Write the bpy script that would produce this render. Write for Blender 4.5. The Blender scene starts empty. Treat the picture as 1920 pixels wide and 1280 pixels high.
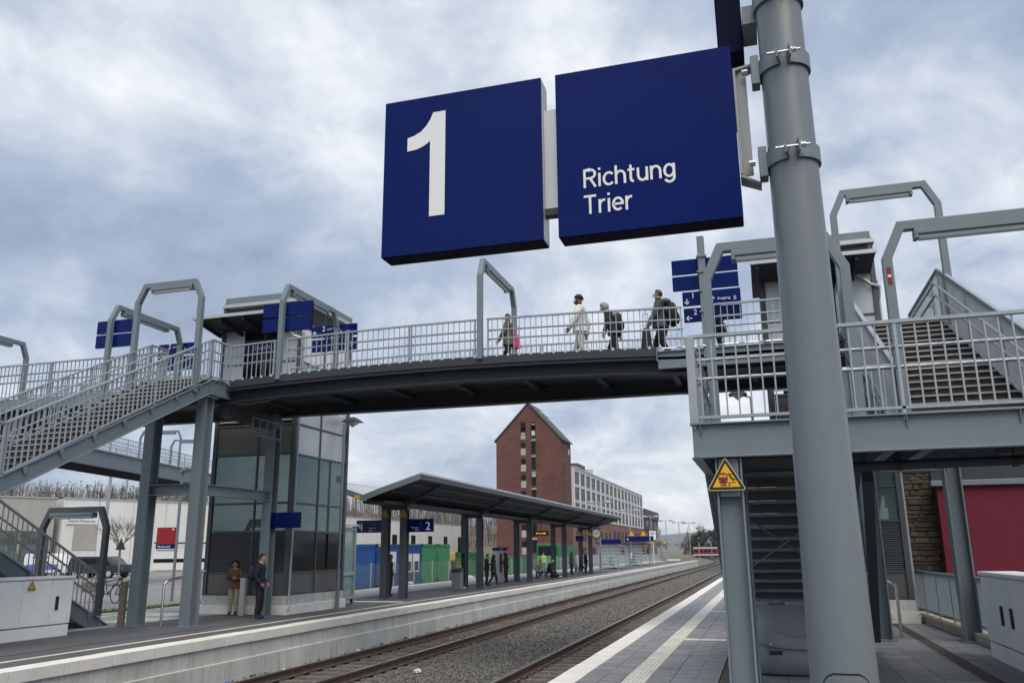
import bpy, bmesh, math, random
import numpy as np
from mathutils import Vector, Matrix, noise as mnoise
random.seed(7)
S = bpy.context.scene
COL = S.collection
R = math.radians
# ---------------------------------------------------------------- camera
HC = 1.57
PITCH, ROLL, YAW = R(14.11), R(-.52), R(16.43)
cam = bpy.data.cameras.new('camera'); camo = bpy.data.objects.new('camera', cam); COL.objects.link(camo)
fw = Vector((-math.sin(YAW)*math.cos(PITCH), math.cos(YAW)*math.cos(PITCH), math.sin(PITCH)))
rt0 = Vector((math.cos(YAW), math.sin(YAW), 0)); up0 = rt0.cross(fw)
rt = rt0*math.cos(ROLL) + up0*math.sin(ROLL); up = up0*math.cos(ROLL) - rt0*math.sin(ROLL)
camo.matrix_world = Matrix(((rt.x, up.x, -fw.x, 0), (rt.y, up.y, -fw.y, 0), (rt.z, up.z, -fw.z, HC), (0, 0, 0, 1)))
cam.sensor_width = 36; cam.lens = 36*1565/1920; cam.clip_start = .05; cam.clip_end = 20000
S.camera = camo
# ---------------------------------------------------------------- sky, sun, exposure
SUN_EL, SUN_AZ = R(58), R(150)          # azimuth clockwise from +Y
W = bpy.data.worlds.new('World'); S.world = W; W.use_nodes = True
wn, wl = W.node_tree.nodes, W.node_tree.links
wn.clear()
def N(nodes, t, **kw):
    n = nodes.new(t)
    for k, v in kw.items():
        if k in ('operation', 'blend_type', 'data_type', 'sky_type', 'noise_dimensions', 'interpolation_type'): setattr(n, k, v)
        else: n.inputs[k].default_value = v
    return n
out = wn.new('ShaderNodeOutputWorld'); bg = wn.new('ShaderNodeBackground'); bg.inputs['Strength'].default_value = .1
sky = wn.new('ShaderNodeTexSky'); sky.sky_type = 'NISHITA'; sky.sun_disc = False; sky.sun_elevation = SUN_EL; sky.sun_rotation = SUN_AZ
sky.dust_density = 3
tc = wn.new('ShaderNodeTexCoord'); sep = wn.new('ShaderNodeSeparateXYZ'); wl.new(tc.outputs['Generated'], sep.inputs[0])
zc = N(wn, 'ShaderNodeMath', operation='MAXIMUM'); wl.new(sep.outputs[2], zc.inputs[0]); zc.inputs[1].default_value = 0
za = N(wn, 'ShaderNodeMath', operation='ADD'); wl.new(zc.outputs[0], za.inputs[0]); za.inputs[1].default_value = .42
dv = []
for i in range(2):
    d = N(wn, 'ShaderNodeMath', operation='DIVIDE'); wl.new(sep.outputs[i], d.inputs[0]); wl.new(za.outputs[0], d.inputs[1]); dv.append(d)
cmb = wn.new('ShaderNodeCombineXYZ'); wl.new(dv[0].outputs[0], cmb.inputs[0]); wl.new(dv[1].outputs[0], cmb.inputs[1])
cmb.inputs[2].default_value = 5.1
mpw = wn.new('ShaderNodeMapping'); mpw.inputs['Rotation'].default_value = (0, 0, R(-28)); mpw.inputs['Scale'].default_value = (1.12, 1.02, 1); wl.new(cmb.outputs[0], mpw.inputs[0])
n1 = N(wn, 'ShaderNodeTexNoise', Scale=1.9, Detail=10, Roughness=.57, Distortion=.35)
n2 = N(wn, 'ShaderNodeTexNoise', Scale=.75, Detail=3, Roughness=.5, Distortion=.3)
n3 = N(wn, 'ShaderNodeTexNoise', Scale=5.2, Detail=7, Roughness=.62, Distortion=.6)
for n in (n1, n2, n3): wl.new(mpw.outputs[0], n.inputs['Vector'])
def mathn(nodes, links, op, a, b):
    m = N(nodes, 'ShaderNodeMath', operation=op)
    for i, x in enumerate((a, b)):
        if isinstance(x, (int, float)): m.inputs[i].default_value = x
        else: links.new(x, m.inputs[i])
    return m.outputs[0]
cf = mathn(wn, wl, 'ADD', mathn(wn, wl, 'MULTIPLY', n1.outputs[0], .58), mathn(wn, wl, 'ADD', mathn(wn, wl, 'MULTIPLY', n2.outputs[0], .29), mathn(wn, wl, 'MULTIPLY', n3.outputs[0], .21)))
rmp = wn.new('ShaderNodeValToRGB'); wl.new(cf, rmp.inputs[0])
el = rmp.color_ramp.elements
el[0].position = .41; el[0].color = (2.5, 3.05, 4.1, 1)
el[1].position = .66; el[1].color = (8.8, 9.0, 9.2, 1)
e = el.new(.51); e.color = (3.8, 4.5, 5.75, 1)
e = el.new(.58); e.color = (5.9, 6.4, 7.2, 1)
mx = wn.new('ShaderNodeMix'); mx.data_type = 'RGBA'; mx.inputs[0].default_value = .9
wl.new(sky.outputs[0], mx.inputs[6]); wl.new(rmp.outputs[0], mx.inputs[7]); wl.new(mx.outputs[2], bg.inputs[0]); wl.new(bg.outputs[0], out.inputs[0])
sl = bpy.data.lights.new('sun', 'SUN'); sl.energy = 2.7; sl.angle = R(50); sl.color = (1, .91, .79)
so = bpy.data.objects.new('sun', sl); COL.objects.link(so)
sd = Vector((math.sin(SUN_AZ)*math.cos(SUN_EL), math.cos(SUN_AZ)*math.cos(SUN_EL), math.sin(SUN_EL)))
so.rotation_euler = sd.to_track_quat('Z', 'Y').to_euler(); so.location = sd*60
S.view_settings.view_transform = 'Standard'; S.view_settings.look = 'None'; S.view_settings.gamma = 1; S.view_settings.exposure = .3
# ---------------------------------------------------------------- materials
def M(name, col, rough=.6, metal=0, var=.1, scale=2.5, bump=0, bscale=40, grime=0, gcol=(.03, .028, .025), gs=(3, 3, .5), spec=.5, rnd=0, alpha=1, emit=None, trans=0, fine=0, speck=0):
    m = bpy.data.materials.new(name); m.use_nodes = True
    nt = m.node_tree; ns, ls = nt.nodes, nt.links
    b = ns['Principled BSDF']
    b.inputs['Roughness'].default_value = rough; b.inputs['Metallic'].default_value = metal
    b.inputs['Specular IOR Level'].default_value = spec; b.inputs['Alpha'].default_value = alpha
    b.inputs['Transmission Weight'].default_value = trans
    pos = ns.new('ShaderNodeNewGeometry').outputs['Position']
    col4 = (*col, 1)
    nz = N(ns, 'ShaderNodeTexNoise', Scale=scale, Detail=6, Roughness=.6); ls.new(pos, nz.inputs['Vector'])
    mr = N(ns, 'ShaderNodeMapRange'); ls.new(nz.outputs[0], mr.inputs[0])
    mr.inputs[1].default_value = .28; mr.inputs[2].default_value = .72; mr.inputs[3].default_value = 1-var; mr.inputs[4].default_value = 1+var
    fac = mr.outputs[0]
    if fine:
        nf = N(ns, 'ShaderNodeTexNoise', Scale=scale*14, Detail=3, Roughness=.7); ls.new(pos, nf.inputs['Vector'])
        m2 = N(ns, 'ShaderNodeMapRange'); ls.new(nf.outputs[0], m2.inputs[0]); m2.inputs[1].default_value = .3; m2.inputs[2].default_value = .7
        m2.inputs[3].default_value = 1-fine; m2.inputs[4].default_value = 1+fine
        fac = mathn(ns, ls, 'MULTIPLY', fac, m2.outputs[0])
    if rnd:
        oi = ns.new('ShaderNodeObjectInfo')
        m3 = N(ns, 'ShaderNodeMapRange'); ls.new(oi.outputs['Random'], m3.inputs[0]); m3.inputs[3].default_value = 1-rnd; m3.inputs[4].default_value = 1+rnd
        fac = mathn(ns, ls, 'MULTIPLY', fac, m3.outputs[0])
    vm = N(ns, 'ShaderNodeVectorMath', operation='SCALE'); vm.inputs[0].default_value = col; ls.new(fac, vm.inputs['Scale'])
    cout = vm.outputs[0]
    if grime:
        mp = ns.new('ShaderNodeMapping'); mp.inputs['Scale'].default_value = gs; ls.new(pos, mp.inputs[0])
        g = N(ns, 'ShaderNodeTexNoise', Scale=2.2, Detail=8, Roughness=.68); ls.new(mp.outputs[0], g.inputs['Vector'])
        gm = N(ns, 'ShaderNodeMapRange'); ls.new(g.outputs[0], gm.inputs[0]); gm.inputs[1].default_value = .48; gm.inputs[2].default_value = .75; gm.inputs[4].default_value = grime
        mxx = ns.new('ShaderNodeMix'); mxx.data_type = 'RGBA'; ls.new(gm.outputs[0], mxx.inputs[0]); ls.new(cout, mxx.inputs[6]); mxx.inputs[7].default_value = (*gcol, 1)
        cout = mxx.outputs[2]
        rr = N(ns, 'ShaderNodeMapRange'); ls.new(g.outputs[0], rr.inputs[0]); rr.inputs[3].default_value = max(.05, rough-.08); rr.inputs[4].default_value = min(1, rough+.15); ls.new(rr.outputs[0], b.inputs['Roughness'])
    if speck:
        sn = N(ns, 'ShaderNodeTexNoise', Scale=7.5, Detail=5, Roughness=.75); ls.new(pos, sn.inputs['Vector'])
        sm = N(ns, 'ShaderNodeMapRange'); ls.new(sn.outputs[0], sm.inputs[0]); sm.inputs[1].default_value = .63; sm.inputs[2].default_value = .68; sm.inputs[4].default_value = speck
        mx2 = ns.new('ShaderNodeMix'); mx2.data_type = 'RGBA'; ls.new(sm.outputs[0], mx2.inputs[0]); ls.new(cout, mx2.inputs[6]); mx2.inputs[7].default_value = (.035, .033, .032, 1); cout = mx2.outputs[2]
    ls.new(cout, b.inputs['Base Color'])
    if bump:
        nb = N(ns, 'ShaderNodeTexNoise', Scale=bscale, Detail=4); ls.new(pos, nb.inputs['Vector'])
        bp = ns.new('ShaderNodeBump'); bp.inputs['Strength'].default_value = bump; bp.inputs['Distance'].default_value = .02
        ls.new(nb.outputs[0], bp.inputs['Height']); ls.new(bp.outputs[0], b.inputs['Normal'])
    if emit:
        b.inputs['Emission Color'].default_value = (*emit[:3], 1); b.inputs['Emission Strength'].default_value = emit[3]
    return m
MT = dict(
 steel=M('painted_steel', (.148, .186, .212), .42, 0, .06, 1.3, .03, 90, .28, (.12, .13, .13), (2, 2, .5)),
 dsteel=M('dark_shaded_steel', (.024, .030, .038), .55, 0, .1, 1.1, .03, 60, .35, (.02, .024, .03), (2, 2, .7)),  # dark steel; shade under bridge, landings and canopy is put into this colour
 msteel=M('slate_grey_steel', (.06, .073, .084), .5, 0, .1, 1.1, .03, 60, .3, (.045, .055, .065), (2, 2, .7)),
 liftp=M('lift_panel', (.12, .12, .118), .4, .3, .08, 1.5, .02, 50, .3, (.1, .1, .1), (2, 2, .6)),
 pole=M('pole_paint', (.152, .178, .196), .27, 0, .05, 1.5, .05, 120, .25, (.10, .115, .12), (4, 4, .4), fine=.02),
 galv=M('galvanised_rail', (.33, .365, .40), .38, .35, .08, 5, .02, 100, .2, (.16, .17, .18), (4, 4, 2)),
 steell=M('bracket_grey', (.27, .285, .295), .45, 0, .06, 3),
 zinc=M('bright_zinc', (.52, .55, .58), .3, .7, .08, 9, .02, 100),
 alu=M('aluminium_panel', (.5, .52, .53), .35, .5, .05, 2, .02, 50, .15, (.25, .25, .25)),
 inox=M('stainless', (.55, .55, .56), .25, .9, .05, 4),
 blue=M('sign_blue', (.0002, .0085, .10), .15, 0, .08, 2, .004, 60, spec=.17),
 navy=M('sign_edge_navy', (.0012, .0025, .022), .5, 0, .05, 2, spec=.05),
 white=M('sign_white', (.72, .74, .75), .45, 0, .03, 3),
 lgrey=M('light_grey_cabinet', (.80, .82, .82), .5, 0, .05, 1.2, .06, 120, .2, (.5, .49, .45), (2, 2, .35)),
 concrete=M('concrete_wall', (.50, .51, .49), .85, 0, .14, 1.3, .25, 30, .45, (.13, .13, .12), (3, 3, .6), rnd=.07, fine=.08),
 coping=M('coping_concrete', (.68, .665, .63), .8, 0, .08, 2.0, .2, 50, .22, (.3, .28, .25), (1.2, 1.2, 1.2), rnd=.05, fine=.06, speck=.5),
 tile=M('paving_tile', (.205, .212, .226), .62, 0, .1, 1.2, .1, 60, .35, (.09, .09, .10), (1.5, 1.5, 1.5), rnd=.12, fine=.06, speck=.7),
 tactile=M('tactile_tile', (.64, .63, .58), .75, 0, .1, 3, .1, 60, .45, (.12, .11, .1), (5, 2, 2), rnd=.05, fine=.1),
 joint=M('joint_sand', (.05, .048, .046), .9, 0, .2, 6, .2, 40),
 asphaltpave=M('island_paving', (.088, .092, .10), .72, 0, .16, .8, .2, 30, .5, (.05, .05, .052), (.6, .25, 1), fine=.12),
 apron=M('pale_paving', (.30, .315, .335), .8, 0, .1, .7, .1, 30, .3, (.2, .2, .2), (.6, .3, 1), fine=.1),
 road=M('road_asphalt', (.2, .2, .205), .8, 0, .15, .3, .2, 40, .3, (.12, .12, .12), (.2, .2, 1)),
 soil=M('brown_soil', (.085, .07, .055), .9, 0, .3, 4, .5, 30),
 ground=M('ground_mix', (.12, .115, .085), .95, 0, .35, .15, .3, 3, .5, (.06, .075, .035), (.08, .08, 1)),
 bed=M('ballast_bed', (.06, .058, .056), .95, 0, .4, 9, .8, 25, .4, (.03, .028, .026), (8, 8, 8)),
 stone=M('ballast_stone', (.13, .128, .124), .9, 0, .55, 18, .3, 60, .4, (.07, .055, .045), (5, 5, 5)),
 rust=M('rail_rust', (.075, .05, .038), .75, 0, .3, 12, .2, 60, .3, (.03, .022, .02), (6, 2, 6)),
 railtop=M('rail_shine', (.62, .63, .64), .22, .95, .06, 6),
 sleeper=M('sleeper_concrete', (.125, .112, .10), .9, 0, .25, 4, .3, 40, .5, (.06, .045, .035), (3, 3, 3), rnd=.15),
 brick=None, white_wall=M('white_render', (.66, .67, .68), .8, 0, .05, .3, .03, 10, .15, (.4, .4, .4), (.3, .3, .1)),
 greywall=M('concrete_hall', (.36, .35, .325), .85, 0, .08, .4, .05, 10, .3, (.25, .24, .22), (.3, .3, .1)),
 hallwhite=M('hall_cladding', (.66, .67, .66), .75, 0, .05, .3, .03, 10, .25, (.33, .33, .32), (.4, .4, .06)),
 glass=M('window_glass', (.010, .012, .016), .25, 0, .3, .6, spec=.06),
 glassg=M('lift_glass', (.14, .195, .185), .025, .5, .15, .5, spec=.6),
 glassd=M('dark_lift_glass', (.006, .007, .009), .05, 0, .2, .5, spec=.22),
 glasst=M('clear_pane', (.35, .48, .46), .03, 0, .05, 1, alpha=.38, spec=.6),
 mint=M('frosted_mint_glass', (.38, .5, .48), .15, 0, .08, .6, spec=.5),
 louver=M('louver_grey', (.085, .094, .105), .5, 0, .06, 2),
 dark=M('black_plastic', (.012, .012, .014), .5, 0, .1, 4),
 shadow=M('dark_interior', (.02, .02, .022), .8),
 red=M('sign_red', (.27, .006, .011), .4, 0, .04, 2),
 crimson=M('crimson_render', (.125, .008, .028), .85, 0, .1, 1.3, .3, 60, .35, (.12, .01, .03), (2, 2, .5), fine=.07),
 yellow=M('warning_yellow', (.72, .40, .012), .4, 0, .04, 3),
 cream=M('sign_rim_cream', (.6, .47, .25), .5),
 maroon=M('print_maroon', (.16, .006, .012), .5),
 wood=M('weathered_post', (.16, .135, .11), .85, 0, .2, 6, .3, 40),
 gblue=M('container_blue', (.012, .085, .33), .45, 0, .12, .8, .05, 30, .3, (.01, .04, .16), (1, 1, .3)),
 gblue2=M('cabin_blue', (.01, .055, .24), .45, 0, .1, .8, 0, 30, .2, (.01, .04, .15), (1, 1, .3)),
 ggreen=M('container_green', (.045, .24, .105), .5, 0, .1, .8, .05, 30, .3, (.03, .12, .06), (1, 1, .3)),
 gdark=M('skip_green', (.01, .13, .045), .5, 0, .12, .8, 0, 30, .3, (.01, .06, .02), (1, 1, .3)),
 gyel=M('machine_yellow', (.62, .42, .06), .5, 0, .08, 2),
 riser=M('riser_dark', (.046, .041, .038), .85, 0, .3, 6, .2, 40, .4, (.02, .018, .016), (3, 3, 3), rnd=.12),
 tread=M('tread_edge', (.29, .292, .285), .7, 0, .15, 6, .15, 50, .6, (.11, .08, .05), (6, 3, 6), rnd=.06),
 plastic=M('grit_box_grey', (.24, .25, .28), .34, 0, .06, 3, .06, 80, .25, (.07, .07, .085), (2, 2, 1)),
 moss=M('mossy_kerb', (.30, .285, .22), .9, 0, .2, 3, .3, 40, .75, (.07, .085, .02), (1.2, 1.2, .6)),
 rail_blue=M('picket_grey', (.27, .315, .36), .45, 0, .06, 2),
 redtrain=M('train_red', (.2, .015, .03), .4, 0, .08, 1), silver=M('train_white', (.6, .6, .62), .4),
 slate=M('slate_roof', (.06, .065, .07), .7, 0, .2, .8), stonech=M('church_stone', (.16, .12, .10), .9, 0, .2, .5),
 foliage=M('pine_foliage', (.03, .05, .024), .8, 0, .5, .3), bark=M('bare_bark', (.115, .095, .08), .9, 0, .3, .4), bark2=M('birch_bark', (.27, .25, .225), .9, 0, .3, .4),
 grass=M('grass_verge', (.09, .125, .045), .95, 0, .4, 3, .5, 40),
 hill=M('far_hill_woods', (.05, .075, .055), .95, 0, .3, .004),
 hillside=M('wooded_slope', (.115, .10, .07), .95, 0, .35, .08),
 bin=M('bin_grey', (.17, .185, .205), .5, 0, .06, 3), hivis=M('hi_vis', (.38, .52, .05), .7, emit=None),
 carblack=M('van_black', (.01, .012, .018), .2, 0, .05, 1, spec=.6), carwhite=M('car_white', (.6, .62, .63), .3, 0, .04, 1), tyre=M('tyre', (.012, .012, .012), .8),
 lamp=M('lamp_diffuser', (.55, .58, .6), .25, 0, .05, 5), amber=M('amber_led', (.1, .05, .0), .5, emit=(1, .45, .03, 1.6)), ledw=M('signal_lamp', (.5, .3, .3), .4, emit=(1, .75, .7, 1.2)),
 skin=M('skin', (.42, .24, .17), .6, 0, .05, 12), skin2=M('skin_dark', (.16, .085, .055), .6),
 hairb=M('hair_black', (.012, .010, .009), .6, 0, .2, 40), hairbr=M('hair_brown', (.05, .03, .018), .6, 0, .2, 40),
 pink=M('pink_bag', (.6, .03, .17), .6), paper=M('litter_white', (.6, .6, .6), .7), bluep=M('litter_blue', (.08, .13, .45), .5),
)
def brickmat(name, c1, c2, mortar, bw, bh, facing):
    m = bpy.data.materials.new(name); m.use_nodes = True; ns, ls = m.node_tree.nodes, m.node_tree.links
    b = ns['Principled BSDF']; b.inputs['Roughness'].default_value = .85
    pos = ns.new('ShaderNodeNewGeometry').outputs['Position']
    sp = ns.new('ShaderNodeSeparateXYZ'); ls.new(pos, sp.inputs[0])
    cb = ns.new('ShaderNodeCombineXYZ'); ls.new(mathn(ns, ls, 'ADD', sp.outputs[0], sp.outputs[1]), cb.inputs[0]); ls.new(sp.outputs[2], cb.inputs[1])
    br = ns.new('ShaderNodeTexBrick'); ls.new(cb.outputs[0], br.inputs['Vector'])
    br.inputs['Color1'].default_value = (*c1, 1); br.inputs['Color2'].default_value = (*c2, 1); br.inputs['Mortar'].default_value = (*mortar, 1)
    br.inputs['Scale'].default_value = 1; br.inputs['Brick Width'].default_value = bw; br.inputs['Row Height'].default_value = bh; br.inputs['Mortar Size'].default_value = bh*.09
    br.inputs['Bias'].default_value = -.1
    nz = N(ns, 'ShaderNodeTexNoise', Scale=.35, Detail=7, Roughness=.7); ls.new(pos, nz.inputs['Vector'])
    mr = N(ns, 'ShaderNodeMapRange'); ls.new(nz.outputs[0], mr.inputs[0]); mr.inputs[1].default_value = .3; mr.inputs[2].default_value = .7; mr.inputs[3].default_value = .72; mr.inputs[4].default_value = 1.25
    vm = N(ns, 'ShaderNodeVectorMath', operation='SCALE'); ls.new(br.outputs['Color'], vm.inputs[0]); ls.new(mr.outputs[0], vm.inputs['Scale'])
    ls.new(vm.outputs[0], b.inputs['Base Color'])
    return m
MT['brick'] = brickmat('red_brick', (.135, .045, .036), (.09, .03, .026), (.11, .065, .055), .9, .24, 0)
MT['brick2'] = brickmat('pale_red_brick', (.26, .115, .095), (.20, .085, .07), (.2, .12, .1), .9, .24, 0)
# ---------------------------------------------------------------- builders
WL = {}
def wloc(o): return WL.get(o.name, Vector((0, 0, 0)))
class MB:
    def __init__(s): s.v = []; s.f = []
    def add(s, vs, fs):
        o = len(s.v); s.v += [tuple(v) for v in vs]; s.f += [tuple(i+o for i in f) for f in fs]; return s
    def box(s, x0, x1, y0, y1, z0, z1):
        return s.add([(x0, y0, z0), (x1, y0, z0), (x1, y1, z0), (x0, y1, z0), (x0, y0, z1), (x1, y0, z1), (x1, y1, z1), (x0, y1, z1)],
                     [(0, 3, 2, 1), (4, 5, 6, 7), (0, 1, 5, 4), (1, 2, 6, 5), (2, 3, 7, 6), (3, 0, 4, 7)])
    def cbox(s, c, sx, sy, sz): return s.box(c[0]-sx/2, c[0]+sx/2, c[1]-sy/2, c[1]+sy/2, c[2]-sz/2, c[2]+sz/2)
    def bar(s, p, q, w, h, up=(0, 0, 1)):
        p, q, up = Vector(p), Vector(q), Vector(up); t = (q-p).normalized(); a = t.cross(up)
        if a.length < 1e-4: a = t.cross(Vector((1, 0, 0)))
        a.normalize(); b = a.cross(t); a = a*w/2; b = b*h/2
        return s.add([p-a-b, p+a-b, p+a+b, p-a+b, q-a-b, q+a-b, q+a+b, q-a+b], [(0, 1, 2, 3), (7, 6, 5, 4), (0, 4, 5, 1), (1, 5, 6, 2), (2, 6, 7, 3), (3, 7, 4, 0)])
    def tube(s, pts, r, n=8, cap=True):
        pts = [Vector(p) for p in pts]; rs = r if isinstance(r, (list, tuple)) else [r]*len(pts)
        o = len(s.v); ref = None
        for i, p in enumerate(pts):
            t = ((pts[i]-pts[i-1]).normalized() if i else Vector()) + ((pts[i+1]-pts[i]).normalized() if i < len(pts)-1 else Vector())
            t.normalize()
            if ref is None:
                ref = Vector((0, 0, 1)) if abs(t.z) < .9 else Vector((1, 0, 0))
            a = t.cross(ref).normalized(); b = a.cross(t).normalized(); ref = b
            k = 1
            if 0 < i < len(pts)-1:
                c = (pts[i]-pts[i-1]).normalized().dot(t); k = 1/max(.5, c)
            for j in range(n):
                an = 2*math.pi*j/n; s.v.append(tuple(p + (a*math.cos(an) + b*math.sin(an))*rs[i]*(k if False else 1)))
        for i in range(len(pts)-1):
            for j in range(n):
                s.f.append((o+i*n+j, o+i*n+(j+1) % n, o+(i+1)*n+(j+1) % n, o+(i+1)*n+j))
        if cap:
            s.f.append(tuple(o+j for j in reversed(range(n)))); s.f.append(tuple(o+(len(pts)-1)*n+j for j in range(n)))
        return s
    def prism(s, pts, vec):
        n = len(pts); vec = Vector(vec); o = len(s.v)
        s.v += [tuple(p) for p in pts] + [tuple(Vector(p)+vec) for p in pts]
        s.f.append(tuple(o+i for i in reversed(range(n)))); s.f.append(tuple(o+n+i for i in range(n)))
        for i in range(n): s.f.append((o+i, o+(i+1) % n, o+n+(i+1) % n, o+n+i))
        return s
    def sweep(s, pts, side, w, h):          # mitred rectangular section, path in a vertical plane whose normal is side
        pts = [Vector(p) for p in pts]; side = Vector(side).normalized(); o = len(s.v)
        for i, p in enumerate(pts):
            t0 = (pts[i]-pts[i-1]).normalized() if i else (pts[1]-pts[0]).normalized()
            t1 = (pts[i+1]-pts[i]).normalized() if i < len(pts)-1 else t0
            t = (t0+t1).normalized(); nn = side.cross(t).normalized(); k = 1/max(.4, t.dot(t1))
            for sx, sy in ((-1, -1), (1, -1), (1, 1), (-1, 1)): s.v.append(tuple(p + side*sx*w/2 + nn*sy*h/2*k))
        for i in range(len(pts)-1):
            for j in range(4): s.f.append((o+i*4+j, o+i*4+(j+1) % 4, o+i*4+4+(j+1) % 4, o+i*4+4+j))
        s.f.append((o+3, o+2, o+1, o)); e = o+(len(pts)-1)*4; s.f.append((e, e+1, e+2, e+3)); return s
    def ball(s, c, r, n=8, m=6, cond=None):
        rx, ry, rz = r if isinstance(r, (tuple, list)) else (r, r, r); vs = []; fs = []
        for i in range(m+1):
            th = math.pi*i/m
            for j in range(n):
                ph = 2*math.pi*j/n; vs.append(Vector((math.sin(th)*math.cos(ph), math.sin(th)*math.sin(ph), math.cos(th))))
        for i in range(m):
            for j in range(n):
                q = (i*n+j, (i+1)*n+j, (i+1)*n+(j+1) % n, i*n+(j+1) % n)
                ctr = sum((vs[k] for k in q), Vector())/4
                if cond is None or cond(ctr): fs.append(q)
        return s.add([(c[0]+v.x*rx, c[1]+v.y*ry, c[2]+v.z*rz) for v in vs], fs)
    def disc(s, c, axis, r, th, n=20):
        c = Vector(c); axis = Vector(axis).normalized(); return s.tube([c, c+axis*th], r, n)
    def xf(s, mat):
        s.v = [tuple(mat @ Vector(v)) for v in s.v]; return s
    def mesh(s, name, off=(0, 0, 0), weld=False):
        me = bpy.data.meshes.new(name); o = Vector(off)
        me.from_pydata([tuple(Vector(v)-o) for v in s.v], [], s.f); me.validate()
        bm = bmesh.new(); bm.from_mesh(me)
        if weld: bmesh.ops.remove_doubles(bm, verts=bm.verts, dist=1e-4)
        bmesh.ops.recalc_face_normals(bm, faces=bm.faces); bm.to_mesh(me); bm.free()
        return me
    def build(s, name, mat, parent=None, loc=None, smooth=False, bevel=0, weld=False, seg=2):
        if parent is not None: off = wloc(parent)
        elif loc is not None: off = Vector(loc)
        else:
            a = np.array(s.v); off = Vector(((a[:, 0].min()+a[:, 0].max())/2, (a[:, 1].min()+a[:, 1].max())/2, a[:, 2].min()))
        me = s.mesh(name, off, weld)
        if smooth:
            me.polygons.foreach_set('use_smooth', [True]*len(me.polygons)); me.set_sharp_from_angle(angle=R(40))
        mats = mat if isinstance(mat, (list, tuple)) else [mat]
        for mm in mats: me.materials.append(MT[mm] if isinstance(mm, str) else mm)
        o = bpy.data.objects.new(name, me); COL.objects.link(o)
        if parent is not None: o.parent = parent
        else: o.location = off
        WL[o.name] = Vector(off)
        if bevel:
            bv = o.modifiers.new('bevel', 'BEVEL'); bv.width = bevel; bv.segments = seg; bv.limit_method = 'ANGLE'; bv.angle_limit = R(35)
        return o
def tag(o, label, cat, group=None, kind=None):
    if label: o['label'] = label
    if cat: o['category'] = cat
    if group: o['group'] = group
    if kind: o['kind'] = kind
    return o
def thing(name, label, cat, loc, group=None):
    o = bpy.data.objects.new(name, None); COL.objects.link(o); o.location = loc; WL[o.name] = Vector(loc); o.empty_display_size = .2
    return tag(o, label, cat, group)
def structure(o): o['kind'] = 'structure'; return o
def inst(name, me, parent, world, rot=None, scale=None):
    o = bpy.data.objects.new(name, me); COL.objects.link(o); o.parent = parent; o.location = Vector(world)-wloc(parent)
    WL[o.name] = Vector(world)
    if rot is not None: o.rotation_euler = rot
    if scale is not None: o.scale = scale
    return o
def setmat(me, m):
    me.materials.append(MT[m] if isinstance(m, str) else m); return me
def copytree(o, parent=None, loc=None, label=None):
    c = o.copy(); COL.objects.link(c); c.parent = parent
    if loc is not None: c.location = loc
    if label: c['label'] = label
    for ch in o.children: copytree(ch, c)
    return c
def text(body, size, loc, parent, mat='white', facing='-y', align='LEFT', name='lettering', sx=1, bold=0):
    cu = bpy.data.curves.new(name, 'FONT'); cu.body = body; cu.size = size; cu.extrude = .0012; cu.align_x = align; cu.offset = bold; cu.resolution_u = 3
    t = bpy.data.objects.new(name, cu); COL.objects.link(t)
    dg = bpy.context.evaluated_depsgraph_get(); me = bpy.data.meshes.new_from_object(t.evaluated_get(dg)); bpy.data.objects.remove(t)
    me.materials.clear(); setmat(me, mat)
    rz = {'-y': 0, '+x': math.pi/2, '-x': -math.pi/2}[facing]
    o = inst(name, me, parent, loc, (math.pi/2, 0, rz)); o.scale = (sx, 1, 1)
    return o
def hcol(mb, x, y, z0, z1, sx=.28, sy=.28, t=.028, web='x'):
    """H column; web='x': web lies in the XZ plane, flanges at the X ends"""
    if web == 'x':
        mb.box(x-sx/2, x-sx/2+t, y-sy/2, y+sy/2, z0, z1); mb.box(x+sx/2-t, x+sx/2, y-sy/2, y+sy/2, z0, z1); mb.box(x-sx/2+t, x+sx/2-t, y-t/2, y+t/2, z0, z1)
    else:
        mb.box(x-sx/2, x+sx/2, y-sy/2, y-sy/2+t, z0, z1); mb.box(x-sx/2, x+sx/2, y+sy/2-t, y+sy/2, z0, z1); mb.box(x-t/2, x+t/2, y-sy/2+t, y+sy/2-t, z0, z1)
    return mb
BALM = {}
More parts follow.
